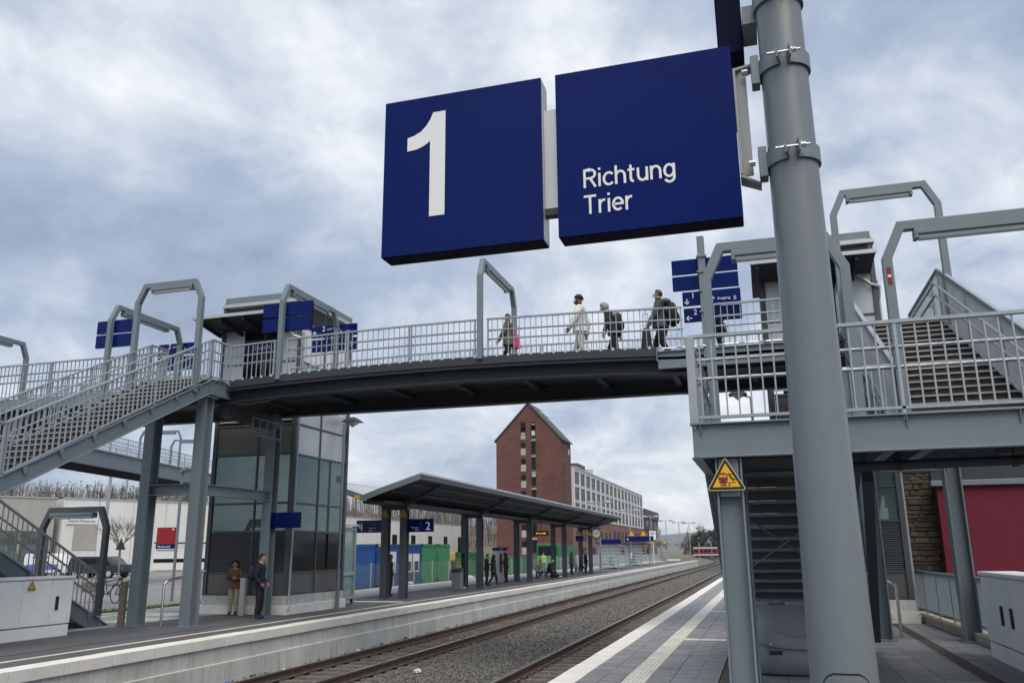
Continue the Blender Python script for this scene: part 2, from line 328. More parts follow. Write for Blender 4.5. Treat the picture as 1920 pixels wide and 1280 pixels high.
def railing(parent, p0, p1, h=.95, sp=.13, inner=None, hand=True, mat='galv', name='railing', bottom=.06, ends=True, vis=True, bt=(.02, .014)):
    """balustrade from p0 to p1 (deck level points): frame part + one baluster object each"""
    p0, p1 = Vector(p0), Vector(p1); d = p1-p0; dh = Vector((d.x, d.y, 0)); L = dh.length; u = dh/L
    z = Vector((0, 0, 1)); mb = MB()
    mb.bar(p0+z*h, p1+z*h, .06, .035); mb.bar(p0+z*bottom, p1+z*bottom, .05, .03)
    np_ = max(1, round(L/1.9))
    for i in range(np_+1):
        q = p0+d*(i/np_); q2 = q + (u*.03 if i == 0 else -u*.03 if i == np_ else u*0)
        mb.bar(q2+z*-.06, q2+z*(h-.018), .05, .03, u)
    if hand:
        inn = Vector(inner) if inner is not None else Vector((-u.y, u.x, 0))
        for hz in (.74*h, .52*h):
            mb.tube([p0+z*hz+inn*.09, p1+z*hz+inn*.09], .021, 8)
            for i in range(np_+1):
                q = p0+d*(min(max(i/np_, .04), .96)); mb.bar(q+z*(hz-.05), q+z*(hz-.02)+inn*.09, .015, .015)
    rl = mb.build(name, mat, parent)
    key = (round(h, 3), round(bottom, 3), tuple(bt), round(math.atan2(u.y, u.x), 3))
    if key not in BALM:
        b = MB(); b.bar((0, 0, bottom), (0, 0, h-.01), bt[0], bt[1], u); BALM[key] = setmat(b.mesh('baluster'), mat)
    n = max(2, round(L/sp))
    for i in range(1, n):
        inst('baluster', BALM[key], rl, p0+d*(i/n))
    return rl
def portal(p1, p2, z1, z2, ztop, label, group='lamp portals of the footbridge', inset=.2, rise=.42, sec=.12, mat='steel', lampfrac=(.14, .78)):
    p1, p2 = Vector((*p1, 0)), Vector((*p2, 0)); u = (p2-p1).normalized(); side = Vector((-u.y, u.x, 0)); Z = Vector((0, 0, 1))
    t = thing('lamp_portal', label, 'lamp', (p1.x, p1.y, z1), group)
    mb = MB(); mb.sweep([p1+Z*z1, p1+Z*(ztop-rise), p1+u*inset+Z*ztop, p2-u*inset+Z*ztop, p2+Z*(ztop-rise), p2+Z*z2], side, sec, sec)
    mb.build('frame', mat, t, bevel=.006)
    L = (p2-p1).length; a = p1+u*(L*lampfrac[0]); b = p1+u*(L*lampfrac[1])
    h = MB(); h.bar(a+Z*(ztop-.105), b+Z*(ztop-.105), .17, .075); h.bar(a+Z*(ztop-.165), a+u*.05+Z*(ztop-.165), .16, .06); h.bar(b-u*.05+Z*(ztop-.165), b+Z*(ztop-.165), .16, .06)
    h.build('lamp_housing', 'steel', t, bevel=.006)
    g = MB(); g.tube([a+u*.055+Z*(ztop-.165), b-u*.055+Z*(ztop-.165)], .05, 10); g.build('lamp_tube', 'lamp', t, smooth=True)
    f = MB(); f.box(p1.x-.075, p1.x+.075, p1.y-.075, p1.y+.075, z1, z1+.015); f.box(p2.x-.075, p2.x+.075, p2.y-.075, p2.y+.075, z2, z2+.015); f.build('foot_plate', 'steel', t)
    return t
# ================================================================ ground, platforms, tracks
ZR = -.74; EL, ER = -10.38, -2.68; EF = -17.2
g = MB(); nx = 24
g.add([(-6000, -6000, -1.06), (6000, -6000, -1.06), (6000, 6000, -1.06), (-6000, 6000, -1.06)], [(0, 1, 2, 3)])
structure(g.build('ground', 'ground', loc=(0, 0, -1.06)))
def xt(y, xc): return xc - (5.2e-4*(y-145)**2 if y > 145 else 0)
# --- track bed
tb = MB()
ys = [-25, 60, 120, 145] + [145+i*12 for i in range(1, 16)]
prof = [(-10.34, -.90), (-9.9, -.955), (-7.6, -.955), (-7.1, -.93), (-6.0, -.93), (-5.5, -.955), (-3.2, -.955), (-2.72, -.93)]
for y in ys:
    for (x, z) in prof: tb.v.append((xt(y, x), y, z))
k = len(prof)
for i in range(len(ys)-1):
    for j in range(k-1): tb.f.append((i*k+j, i*k+j+1, (i+1)*k+j+1, (i+1)*k+j))
structure(tb.build('track_bed', 'bed', loc=(-6.5, 0, -1)))
# --- stones
def stones():
    rng = np.random.default_rng(3); P = []; Sz = []
    for (y0, y1, dens, sz) in ((8.2, 15, 430, .03), (15, 22, 330, .033), (22, 34, 210, .04), (34, 55, 110, .052), (55, 100, 40, .075)):
        n = int((y1-y0)*7.62*dens); x = rng.uniform(-10.33, -2.72, n); y = rng.uniform(y0, y1, n)
        z = np.interp(x, [p[0] for p in prof], [p[1] for p in prof]) + rng.normal(.004, .014, n)
        ins = np.zeros(n, bool)
        for xc in (-4.25, -8.965):
            on = (np.abs(x-xc) < 1.28) & (np.abs(((y-.1) % .6)-.3) < .125); ins |= on & (rng.random(n) < .97); z -= np.where(np.abs(x-xc) < 1.4, .028, 0)
            for s_ in (-.7525, .7525): ins |= np.abs(x-xc-s_) < .1
        z += np.where(x < -10.1, rng.uniform(0, .07, n), 0)
        kp = ~ins; P.append(np.stack([x, y, z], 1)[kp]); Sz.append((sz*rng.lognormal(0, .3, n))[kp])
    P = np.concatenate(P); Sz = np.concatenate(Sz); n = len(P)
    base = np.array([(1, 0, 0), (-1, 0, 0), (0, 1, 0), (0, -1, 0), (0, 0, .8), (0, 0, -.8)], float)
    fc = np.array([(0, 2, 4), (2, 1, 4), (1, 3, 4), (3, 0, 4), (2, 0, 5), (1, 2, 5), (3, 1, 5), (0, 3, 5)])
    v = base[None]*rng.uniform(.55, 1.3, (n, 6, 1)) + rng.normal(0, .22, (n, 6, 3))
    q = rng.normal(size=(n, 4)); q /= np.linalg.norm(q, axis=1, keepdims=True); w, x, y, z = q.T
    Rm = np.stack([1-2*(y*y+z*z), 2*(x*y-z*w), 2*(x*z+y*w), 2*(x*y+z*w), 1-2*(x*x+z*z), 2*(y*z-x*w), 2*(x*z-y*w), 2*(y*z+x*w), 1-2*(x*x+y*y)], 1).reshape(n, 3, 3)
    v = np.einsum('nij,nkj->nki', Rm, v)*Sz[:, None, None] + P[:, None]
    off = np.array([-6.5, 0, -1.]); v = (v.reshape(-1, 3)-off).astype(np.float32)
    F = (fc[None]+np.arange(n)[:, None, None]*6).reshape(-1)
    me = bpy.data.meshes.new('ballast'); me.vertices.add(len(v)); me.vertices.foreach_set('co', v.ravel())
    nf = n*8; me.loops.add(nf*3); me.loops.foreach_set('vertex_index', F.astype(np.int32)); me.polygons.add(nf)
    me.polygons.foreach_set('loop_start', np.arange(0, nf*3, 3, dtype=np.int32)); me.update(calc_edges=True); setmat(me, 'stone')
    o = bpy.data.objects.new('ballast', me); COL.objects.link(o); o.location = off
    tag(o, 'grey crushed stone ballast between the platforms', 'ballast', kind='stuff')
stones()
# --- rails + sleepers
RP = [(-.07, -.17), (.07, -.17), (.07, -.155), (.012, -.135), (.012, -.045), (.036, -.036), (.036, -.004), (.03, 0), (-.03, 0), (-.036, -.004), (-.036, -.036), (-.012, -.045), (-.012, -.135), (-.07, -.155)]
yr = [-25, 40, 100, 145] + [145+i*6 for i in range(1, 28)]
sl_ = MB(); sl_.add([(-1.3, -.11, -.17), (1.3, -.11, -.17), (1.3, .11, -.17), (-1.3, .11, -.17), (-1.27, -.085, 0), (-.45, -.085, -.0), (.45, -.085, -.0), (1.27, -.085, 0), (1.27, .085, 0), (.45, .085, -.0), (-.45, .085, -.0), (-1.27, .085, 0)],
        [(0, 3, 2, 1), (4, 5, 10, 11), (5, 6, 9, 10), (6, 7, 8, 9), (0, 1, 7, 6, 5, 4), (2, 3, 11, 10, 9, 8), (1, 2, 8, 7), (3, 0, 4, 11)])
SLM = setmat(sl_.mesh('sleeper'), 'sleeper')
for xc, lab in ((-4.25, 'near railway track beside the platform with the tactile strip, polished rail head'), (-8.965, 'far railway track running along the concrete wall of the island platform')):
    t = thing('railway_track', lab, 'railway track', (xc, 10, ZR-.17), 'railway tracks between the platforms')
    for s_ in (-.7525, .7525):
        m = MB(); mt = MB(); n = len(RP)
        for y in yr:
            for (dx, dz) in RP: m.v.append((xt(y, xc+s_)+dx, y, ZR+dz))
            mt.v += [(xt(y, xc+s_)-.026, y, ZR+.002), (xt(y, xc+s_)+.026, y, ZR+.002)]
        for i in range(len(yr)-1):
            for j in range(n): m.f.append((i*n+j, i*n+(j+1) % n, (i+1)*n+(j+1) % n, (i+1)*n+j))
            mt.f.append((i*2, i*2+1, i*2+3, i*2+2))
        rl = m.build('rail', 'rust', t); mt.build('running_surface', 'railtop', rl)
    fs = MB()
    for i in range(8, 128):
        y = .4+i*.6
        for s_ in (-.7525, .7525):
            for e in (-1, 1): fs.box(xc+s_+e*.11-.045, xc+s_+e*.11+.045, y-.07, y+.07, ZR-.172, ZR-.125)
    o = fs.build('rail_clips', 'rust', t); o['kind'] = 'stuff'
    for i in range(6, 230):
        y = .4+i*.6; inst('sleeper', SLM, t, (xt(y, xc), y, ZR-.172))
# --- island platform (left)
ip = MB(); ip.box(EF, EL-.12, -25, 135, -1.05, -.03)
IP = structure(ip.build('island_platform', 'concrete', loc=(-13.8, 0, -1.05)))
pv = MB(); pv.box(EF+.3, EL-.36, -25, 134.9, -.03, 0); pv.build('paving_surface', 'asphaltpave', IP)
pv = MB(); pv.box(EF+.3, -14.35, -25, 134.9, 0, .004); pv.build('pale_paving_strip', 'apron', IP)
pv = MB(); pv.box(-11.36, -11.26, -25, 134.9, 0, .004); pv.build('white_safety_line', 'tactile', IP)
pv = MB(); pv.box(-12.02, -11.94, -25, 134.9, 0, .004); pv.build('dark_gutter_line', 'joint', IP)
pv = MB()
for y0, y1, x0, x1 in ((17.5, 19.0, -15.6, -14.5), (26.2, 26.6, -13.6, -11.6), (19.4, 20.6, -17.0, -15.2)): pv.box(x0, x1, y0, y1, .004, .008)
pv.build('tactile_field', 'tactile', IP)
cp = MB(); cp.box(-.36, .05, -.494, .494, -.17, 0); CPM = setmat(cp.mesh('coping_block'), 'coping')
up_ = MB(); up_.box(-.12, 0, -.495, .495, -.485, -.172); UPM = setmat(up_.mesh('wall_panel'), 'concrete')
lo_ = MB(); lo_.box(-.12, .07, -.495, .495, -1.0, -.487); LOM = setmat(lo_.mesh('wall_panel'), 'concrete')
lg_ = MB(); lg_.box(-.005, .068, -.494, .494, -.487, -.475); LGM = setmat(lg_.mesh('wall_ledge'), 'coping')
for i in range(126):
    y = 9.45+i
    inst('coping_block', CPM, IP, (EL, y, random.uniform(-.004, .003)))
    inst('wall_panel', UPM, IP, (EL+random.uniform(-.004, .004), y-.02, 0)); inst('wall_panel', LOM, IP, (EL-.03+random.uniform(-.004, .004), y+.08, 0))
    if i < 60: inst('wall_ledge', LGM, IP, (EL-.03, y+.08, 0))
wl_ = MB(); wl_.box(EF, EF+.3, -25, 135, -.1, 0); wl_.build('far_coping', 'coping', IP)
# --- near platform (right)
rp = MB(); rp.box(ER-.02+.1, 14, -20, 150, -1.05, -.045)
RP_ = structure(rp.build('near_platform', 'joint', loc=(0, 10, -1.05)))
ce = MB(); ce.box(-.05, .27, -.497, .497, -.16, 0); CEM = setmat(ce.mesh('coping_block'), 'coping')
for i in range(120): inst('coping_block', CEM, RP_, (ER, 8+i, random.uniform(-.003, .003)))
rw = MB(); rw.box(ER+.03, ER+.1, -20, 150, -1.05, -.16); rw.build('platform_wall', 'concrete', RP_)
def tilemesh(w, d, mat, ribs=0):
    b = MB(); b.box(-w/2+.004, w/2-.004, -d/2+.004, d/2-.004, -.05, -.004 if ribs else 0)
    for i in range(ribs):
        x = -w/2+(i+.5)*w/ribs; b.box(x-w/ribs*.28, x+w/ribs*.28, -d/2+.008, d/2-.008, -.004, .003)
    return setmat(b.mesh('paving_tile' if not ribs else 'tactile_tile'), mat)
T30 = tilemesh(.27, .3, 'tile'); T30b = tilemesh(.29, .3, 'tile'); TT = tilemesh(.3, .3, 'tactile', 6); T45 = tilemesh(.45, .45, 'tile')
rest = MB(); restt = MB()
rows = [(-2.275, T30, .27, 0), (-2.005, T30, .27, 0), (-1.72, TT, .3, 1), (-1.425, T30b, .29, 0), (-1.135, T30b, .29, 0), (-.85, T30b, .29, 0)]
for ri, (x, me, w, tact) in enumerate(rows):
    for i in range(0, 420):
        y = 8.0+.3*i+(.15 if ri % 2 else 0)
        if 10.2 < y < 19.5: inst('tactile_tile' if tact else 'paving_tile', me, RP_, (x, y, random.uniform(-.003, .003)))
        elif y > 19.5:
            z = random.uniform(-.003, .002); (restt if tact else rest).box(x-w/2+.004, x+w/2-.004, y-.146, y+.146, z-.03, z)
for (x, y) in ((-1.43, 16.2), (-1.43, 23.5), (-1.14, 16.2), (-.85, 16.2), (-1.14, 23.5), (-.85, 23.5)): restt.box(x-.14, x+.14, y-.15, y+.15, .0035, .006)
for ri in range(9):
    x = -.1+.45*ri
    for i in range(0, 60):
        y = 8.0+.45*i
        if x > .9 and 10.6 < y < 17.5 and x < 3.0: inst('paving_tile', T45, RP_, (x, y+.2*(ri % 2), random.uniform(-.003, .003)))
        else: rest.box(x-.221, x+.221, y-.221, y+.221, -.04, random.uniform(-.003, .001))
o = rest.build('far_paving', 'tile', RP_); o['kind'] = 'stuff'
o = restt.build('far_tactile_strip', 'tactile', RP_); o['kind'] = 'stuff'
so_ = MB(); so_.box(-.70, -.34, -10, 60, -.045, -.012); so_.build('soil_strip', 'soil', RP_)
dr = MB(); dr.box(2.40, 2.60, 5, 21.5, -.01, .004)
for i in range(160): dr.box(2.42, 2.58, 6+i*.1, 6.05+i*.1, .004, .007)
dr.build('drain_grate', 'soil', RP_)
# --- land west of the island platform
ld = MB(); ld.box(-400, EF-.02, -60, 112, -1.06, -.10); structure(ld.build('street_level_ground', 'ground', loc=(-60, 20, -1.06)))
rd = MB(); rd.prism([(-26, -40, -.096), (-19.6, -40, -.096), (-19.6, 27, -.096), (-24, 60, -.096), (-34, 95, -.096), (-44, 95, -.096)], (0, 0, .004)); structure(rd.build('road', 'road'))
rd = MB(); rd.prism([(-62, 20, -.09), (-28, 20, -.09), (-28, 44, -.09), (-40, 72, -.09), (-60, 72, -.09)], (0, 0, .004)); structure(rd.build('car_park', 'road'))
kb = MB(); kb.box(-17.5, -17.22, -25, 33, -.1, .03); structure(kb.build('kerb', 'coping'))
gv = MB(); gv.box(-19.5, -17.52, -25, 60, -.1, -.06); structure(gv.build('verge', 'grass'))
gm = MB(); rngg = random.Random(5)
for i in range(5000):
    x = rngg.uniform(-19.5, -17.55); y = rngg.uniform(14, 36); h = rngg.uniform(.03, .10); a = rngg.uniform(0, 6.28); dx, dy = .012*math.cos(a), .012*math.sin(a)
    gm.add([(x-dx, y-dy, -.06), (x+dx, y+dy, -.06), (x+rngg.uniform(-.04, .04), y+rngg.uniform(-.04, .04), -.06+h)], [(0, 1, 2)])
tag(gm.build('grass', 'grass'), 'short green grass on the verge behind the island platform kerb', 'grass', kind='stuff')
# ================================================================ staircases of the footbridge
def stringer(mb, x, p, q, dep=.30, t=.02, fl=.09, sgn=1):
    """channel stringer in the plane X=x from p=(y,z) to q, z = top edge"""
    d = Vector((q[0]-p[0], q[1]-p[1])); v = (0, 0, -dep)
    mb.prism([(x, p[0], p[1]), (x, q[0], q[1]), (x, q[0], q[1]-dep), (x, p[0], p[1]-dep)], (t*sgn, 0, 0))
    for dz in (0, -dep+.018):
        mb.prism([(x-fl/2+t*sgn/2, p[0], p[1]+dz), (x-fl/2+t*sgn/2, q[0], q[1]+dz), (x-fl/2+t*sgn/2, q[0], q[1]+dz-.018), (x-fl/2+t*sgn/2, p[0], p[1]+dz-.018)], (fl, 0, 0))
ZL, ZT = 2.85, 5.62
YA, YB = 11.25, 16.65      # foot of the upper flight / top landing edge
YN = 9.0                   # near edge of the half landing
def staircase(XR, label, left):
    x1u, x0u = XR, XR-1.8; x1l, x0l = XR-2.35, XR-4.17; ho = .96 if left else 1.05
    t = thing('staircase', label, 'staircase', ((x0l+x1u)/2, 13, 0), 'staircases of the footbridge')
    nst = 18
    tr = MB(); tr.box(-.83, .83, -.02, .30, -.022, 0); TRM = setmat(tr.mesh('tread'), 'tread')
    ru = (ZT-ZL)/nst; gu = (YB-YA)/nst
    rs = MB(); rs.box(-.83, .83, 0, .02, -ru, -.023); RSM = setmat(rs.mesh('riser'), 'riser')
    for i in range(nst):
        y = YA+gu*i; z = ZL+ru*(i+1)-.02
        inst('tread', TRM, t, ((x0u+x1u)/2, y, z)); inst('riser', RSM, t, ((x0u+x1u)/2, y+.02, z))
    rl = ZL/nst; gl = 5.45/nst
    rs2 = MB(); rs2.box(-.83, .83, -.02, 0, -rl, -.046); RSM2 = setmat(rs2.mesh('riser'), 'msteel')
    tr2 = MB(); tr2.box(-.83, .83, -.30, .02, -.045, 0); TRM2 = setmat(tr2.mesh('tread'), 'tread')
    sf = MB(); sf.box(-.83, .83, -.305, .0, -.052, -.0455); SFM = setmat(sf.mesh('tread_soffit'), 'msteel')
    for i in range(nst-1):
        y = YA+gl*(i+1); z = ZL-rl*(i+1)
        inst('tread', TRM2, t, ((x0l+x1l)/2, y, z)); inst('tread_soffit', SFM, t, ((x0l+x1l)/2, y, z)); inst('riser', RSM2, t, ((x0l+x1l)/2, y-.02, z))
    # upper flight stringers
    for x, sg in ((x1u, -1), (x0u, 1)):
        m = MB(); stringer(m, x, (YA-.15, ZL-.02), (YB+.02, ZT-.02), .34, .02, .1, sg)
        for i in range(7):
            f = .08+.14*i; y = YA+(YB-YA)*f; z = ZL+(ZT-ZL)*f; m.prism([(x-.045*sg*0, y-.05, z-.02), (x, y+.05, z+.03), (x, y+.02, z-.14)], (-.05*sg, 0, 0))
        m.build('stringer', 'steel', t, bevel=.004)
    for x, sg in ((x1l, -1), (x0l, 1)):
        m = MB(); stringer(m, x, (YA-.05, ZL+.05), (16.75, .02), .36, .02, .1, sg)
        for i in range(6):
            f = .1+.16*i; y = YA+5.45*f; z = ZL*(1-f); m.prism([(x, y-.06, z+.06), (x, y+.06, z-.02), (x, y-.02, z-.16)], (-.05*sg, 0, 0))
        m.build('stringer', 'steel', t, bevel=.004)
    # half landing
    m = MB(); m.box(x0l+.02, x1u-.02, YN+.04, YA+.02, ZL-.06, ZL); m.build('landing_plate', 'dsteel', t)
    for (xa, ya, xb, yb) in ((x0l, YN+.03, x1u, YN+.03), (x0l, YA-.1, x1u, YA-.1)):
        m = MB(); m.box(xa, xb, ya-.011, ya+.011, ZL-.33, ZL+.0); m.box(xa-.02, xb+.02, ya-.06, ya+.06, ZL+.001, ZL+.019); m.box(xa, xb, ya-.06, ya+.06, ZL-.348, ZL-.33)
        for i in range(5):
            x = xa+.08+(xb-xa-.16)*i/4; m.prism([(x, ya-.011, ZL), (x, ya-.055, ZL), (x, ya-.02, ZL-.13)], (.016, 0, 0))
        m.build('landing_beam', 'steel', t, bevel=.003)
    for x in (x0l+.03, x1u-.03, x1l+.1, x0u-.1):
        m = MB(); m.box(x-.011, x+.011, YN+.05, YA-.12, ZL-.33, ZL-.062); m.box(x-.055, x+.055, YN+.1, YA-.17, ZL-.345, ZL-.33); m.build('side_beam', 'steel', t)
    for i in range(3):
        y = YN+.5+.6*i; m = MB(); m.box(x0l+.06, x1u-.06, y-.04, y+.04, ZL-.2, ZL-.062); m.build('joist', 'dsteel', t)
    # columns of the half landing
    for (x, y) in ((x0l+.345, YN+.14), (x1u-.345, YN+.14), (x0l+.345, YA-.1), (x1u-.345, YA-.1)):
        m = MB(); hcol(m, x, y, 0, ZL-.35, .27, .22, .022, 'x'); m.box(x-.2, x+.2, y-.2, y+.2, .0, .02)
        m.box(x-.10, x+.10, y-.105, y-.085, ZL-.75, ZL-.36); m.build('column', 'steel', t, bevel=.004)
    m = MB(); m.bar((x1l+.1, YA-.05, ZL-.4), (x1l+.35, YA+3.4, .25), .12, .2); m.build('diagonal_brace', 'msteel', t)
    m = MB(); m.tube([(x0l+.1, YA+.6, 2.2), (x1l-.1, YA+2.2, 1.1)], .012, 6); m.tube([(x1l-.1, YA+.6, 2.2), (x0l+.1, YA+2.2, 1.1)], .012, 6); m.build('tie_rod', 'steel', t)
    # railings
    rz = .02
    railing(t, (x1u-.02, YA, ZL), (x1u-.02, YB, ZT), ho, .13 if left else .11, (-1, 0, 0), bt=(.032, .014) if left else (.06, .014))
    railing(t, (x0u+.02, YA, ZL), (x0u+.02, YB, ZT), .96, .13, (1, 0, 0), bt=(.032, .014) if left else (.05, .014))
    railing(t, (x1l-.02, YA, ZL), (x1l-.02, 16.55, .08), .96, .13, (-1, 0, 0))
    railing(t, (x0l+.02, YA, ZL), (x0l+.02, 16.55, .08), .96, .13, (1, 0, 0))
    railing(t, (x0l-.0, YN+.03, ZL+.02), (x1u, YN+.03, ZL+.02), .95, .125, (0, 1, 0), bt=(.022, .016))
    for xx in (x0l+.03, x1u-.03):
        m = MB(); m.box(xx-.045, xx+.045, YN-.02, YN+.07, ZL+.02, ZL+.97); m.build('corner_post', 'galv', t, bevel=.005)
    railing(t, (x0l+.02, YN+.1, ZL), (x0l+.02, YA, ZL), .95, .13, (1, 0, 0)); railing(t, (x1u-.02, YN+.1, ZL), (x1u-.02, YA, ZL), .95, .13, (-1, 0, 0))
    railing(t, (x0u, YA-.05, ZL), (x1l, YA-.05, ZL), .95, .13, (0, -1, 0), hand=False)
    for x in (x1l-.12, x0l+.12):      # handrail ends that loop down at the landing
        m = MB()
        for hz in (.72, .52): m.tube([(x, YA+.2, ZL+hz-.1), (x, YA-.12, ZL+hz), (x, YA-.42, ZL+hz), (x-.08, YA-.55, ZL+hz), (x-.08, YA-.42, ZL+hz-.12)], .02, 8)
        m.build('handrail_end', 'zinc', t, smooth=True)
    if not left:
        for x in (x1u-.09, x0u+.09):
            m = MB(); m.prism([(x, YA, ZL+.12), (x, YB, ZT+.12), (x, YB, ZT-.1), (x, YA, ZL-.05)], (.014, 0, 0)); m.prism([(x-.03, YA, ZL+.12), (x-.03, YB, ZT+.12), (x-.03, YB, ZT+.135), (x-.03, YA, ZL+.135)], (.075, 0, 0)); m.build('kerb_plate', 'steel', t)
        railing(t, (x1u-.02, 17.28, ZT), (x1u-.02, 20.0, ZT), ho, .13, (-1, 0, 0))
    # top landing
    m = MB(); m.box(x0u, x1u-.02, YB, 17.42, ZT-.06, ZT); m.build('top_landing_plate', 'dsteel', t)
    m = MB(); m.box(x1u-.02, x1u, YB, 17.45, ZT-.36, ZT-.02); m.box(x1u-.06, x1u+.04, YB, 17.45, ZT-.019, ZT); m.box(x1u-.06, x1u+.04, YB, 17.45, ZT-.378, ZT-.361)
    for i in range(4):
        y = YB+.12+.2*i; m.prism([(x1u, y, ZT-.02), (x1u+.05, y, ZT-.02), (x1u, y, ZT-.15)], (0, .015, 0))
    m.build('edge_beam', 'steel', t, bevel=.003)
    railing(t, (x1u-.02, YB, ZT), (x1u-.02, 17.28, ZT), ho, .13, (-1, 0, 0))
    railing(t, (x0u+.02, YB, ZT), (x0u+.02, 17.28, ZT), .96, .13, (1, 0, 0))
    # main columns under the top landing
    for i, (x, y, w) in enumerate(((x1u-.16, 16.75, 'y'), (x1u-1.56, 16.75, 'y'), (x1u-.16, 19.75, 'y')) if left else ((x1u-.24, 16.75, 'x'), (x1u-1.65, 16.75, 'x'))):
        m = MB(); hcol(m, x, y, 0, ZT-.42, .27, .30, .024, w); m.box(x-.2, x+.2, y-.21, y+.21, 0, .025); m.box(x-.2, x+.2, y-.21, y+.21, ZT-.44, ZT-.42); m.build('main_column', 'steel', t, bevel=.004)
    zb = 2.93
    m = MB(); m.box(x1u-1.42, x1u-.3, 16.75-.012, 16.75+.012, zb, zb+.22); m.box(x1u-1.42, x1u-.3, 16.62, 16.88, zb+.22, zb+.235); m.box(x1u-1.42, x1u-.3, 16.62, 16.88, zb-.015, zb); m.build('cross_beam', 'steel', t)
    if left: m = MB(); m.box(x1u-.17, x1u-.15, 16.92, 19.58, zb, zb+.22); m.box(x1u-.25, x1u-.07, 16.92, 19.58, zb+.22, zb+.235); m.box(x1u-.25, x1u-.07, 16.92, 19.58, zb-.015, zb); m.build('cross_beam', 'steel', t)
    m = MB(); m.box(x1u-1.7, x1u-.02, 16.55, 16.95, ZT-.42, ZT-.08); m.build('head_beam', 'dsteel', t)
    m = MB(); m.box(x1u-.28, x1u-.04, 17.46, 19.9, ZT-.80, ZT-.46); m.build('head_beam', 'dsteel', t)
    return t
XL_, XR_ = -12.4, 3.5
staircase(XL_, 'grey steel staircase with half landing rising from the island platform by the pale cabinet', True)
staircase(XR_, 'grey steel staircase with half landing above the grit box and the train warning sign', False)
# ================================================================ footbridge
def zdeck(x):
    c = -6.9; return ZT + (.13*(1-((x-c)/5.4)**2) if abs(x-c) < 5.4 else 0)
NY, FY = 17.28, 20.02
fb = thing('footbridge', 'grey steel footbridge with railings spanning both railway tracks', 'bridge', (-6.9, 18.6, ZT))
xs = [-26, -18, -12.4] + [-12.3+i*.54 for i in range(21)] + [-1.4, 0, 3.5]
xs = sorted(xs)
def strip(mb, y0, y1, dz0, dz1, xa=-26, xb=3.5):
    X = [xa]+[x for x in xs if xa < x < xb]+[xb]
    pts = [(x, y0, zdeck(x)+dz0) for x in X]+[(x, y0, zdeck(x)+dz1) for x in reversed(X)]
    n = len(X); o = len(mb.v)
    for y in (y0, y1): mb.v += [(x, y, zdeck(x)+d) for x in X for d in (dz0, dz1)]
    for i in range(n-1):
        a = o+2*i; b = o+2*n+2*i
        mb.f += [(a, a+2, a+3, a+1), (b, b+1, b+3, b+2), (a, b, b+2, a+2), (a+1, a+3, b+3, b+1)]
    mb.f += [(o, o+1, o+2*n+1, o+2*n), (o+2*n-2, o+4*n-2, o+4*n-1, o+2*n-1)]
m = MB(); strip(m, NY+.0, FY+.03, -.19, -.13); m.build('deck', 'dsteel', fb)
# corrugated underside ribs
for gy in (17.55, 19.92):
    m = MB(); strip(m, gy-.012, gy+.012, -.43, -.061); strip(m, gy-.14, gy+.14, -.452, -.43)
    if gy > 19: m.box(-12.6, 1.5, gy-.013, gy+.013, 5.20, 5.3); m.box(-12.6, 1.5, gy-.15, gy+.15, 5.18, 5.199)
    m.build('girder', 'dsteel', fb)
m = MB(); strip(m, NY-.035, NY-.015, -.12, .065, -12.28, -1.92); strip(m, NY-.015, NY+.09, -.12, -.105, -12.28, -1.92); m.build('fascia', 'dsteel', fb)
m = MB(); strip(m, FY+.055, FY+.075, -.12, .065, -12.28, -1.92); m.build('fascia', 'dsteel', fb)
nt_ = MB()
x = -12.2
while x < -1.95:
    nt_.tube([(x, NY-.037, zdeck(x)+.066), (x, NY+.0, zdeck(x)+.066)], .034, 10); x += .26  # pale discs stand in for sky light seen through the deck-edge notches
nt_.build('notch_light_discs', 'alu', fb)['kind'] = 'stuff'
x = -12.0; i = 0
while x < 3.2:
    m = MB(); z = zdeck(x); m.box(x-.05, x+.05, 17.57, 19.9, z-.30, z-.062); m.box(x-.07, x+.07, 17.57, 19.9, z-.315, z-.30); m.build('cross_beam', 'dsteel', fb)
    if x < -2: 
        m = MB(); m.prism([(x, NY, z-.07), (x, 17.53, z-.07), (x, 17.53, z-.2)], (.03, 0, 0)); m.prism([(x, 19.94, z-.07), (x, FY+.05, z-.07), (x, 19.94, z-.2)], (.03, 0, 0)); m.build('bracket', 'dsteel', fb)
    x += 1.72
for dy in (18.2, 18.9):
    m = MB(); strip(m, dy, dy+.1, -.2, -.12, -12.4, 3.3); m.build('service_duct', 'dsteel', fb)
m = MB(); m.box(-1.92, -1.9, 17.2, 17.5, ZT-.22, ZT+.07); m.build('fascia_end', 'steel', fb)
m = MB(); m.box(-1.9, 1.55, NY+.0, NY+.025, ZT-.36, ZT-.02); m.box(-1.9, 1.55, NY-.05, NY+.08, ZT-.019, ZT+.003); m.box(-1.9, 1.55, NY-.05, NY+.08, ZT-.378, ZT-.361); m.build('edge_beam', 'steel', fb)
for i in range(8):
    x = -1.8+.42*i; m = MB(); m.tube([(x, NY-.06, ZT+.04), (x+.3, NY-.06, ZT+.04)], .018, 6); m.build('cable_pipe', 'zinc', fb)
m = MB(); m.box(-26, -14.25, NY-.02, NY, ZT-.3, ZT); m.build('edge_beam', 'steel', fb)
def brail(xa, xb, y, inn, h=.93):
    n = max(1, round((xb-xa)/1.9))
    for i in range(n):
        a = xa+(xb-xa)*i/n; b = xa+(xb-xa)*(i+1)/n
        railing(fb, (a, y, zdeck(a)), (b, y, zdeck(b)), h, .13, inn)
brail(-21.5, -14.25, NY+.03, (0, 1, 0)); brail(-12.38, -11.1, NY+.03, (0, 1, 0)); brail(-10.8, -5.95, NY+.03, (0, 1, 0)); brail(-5.7, -1.35, NY+.03, (0, 1, 0)); brail(-.95, 1.55, NY+.03, (0, 1, 0))
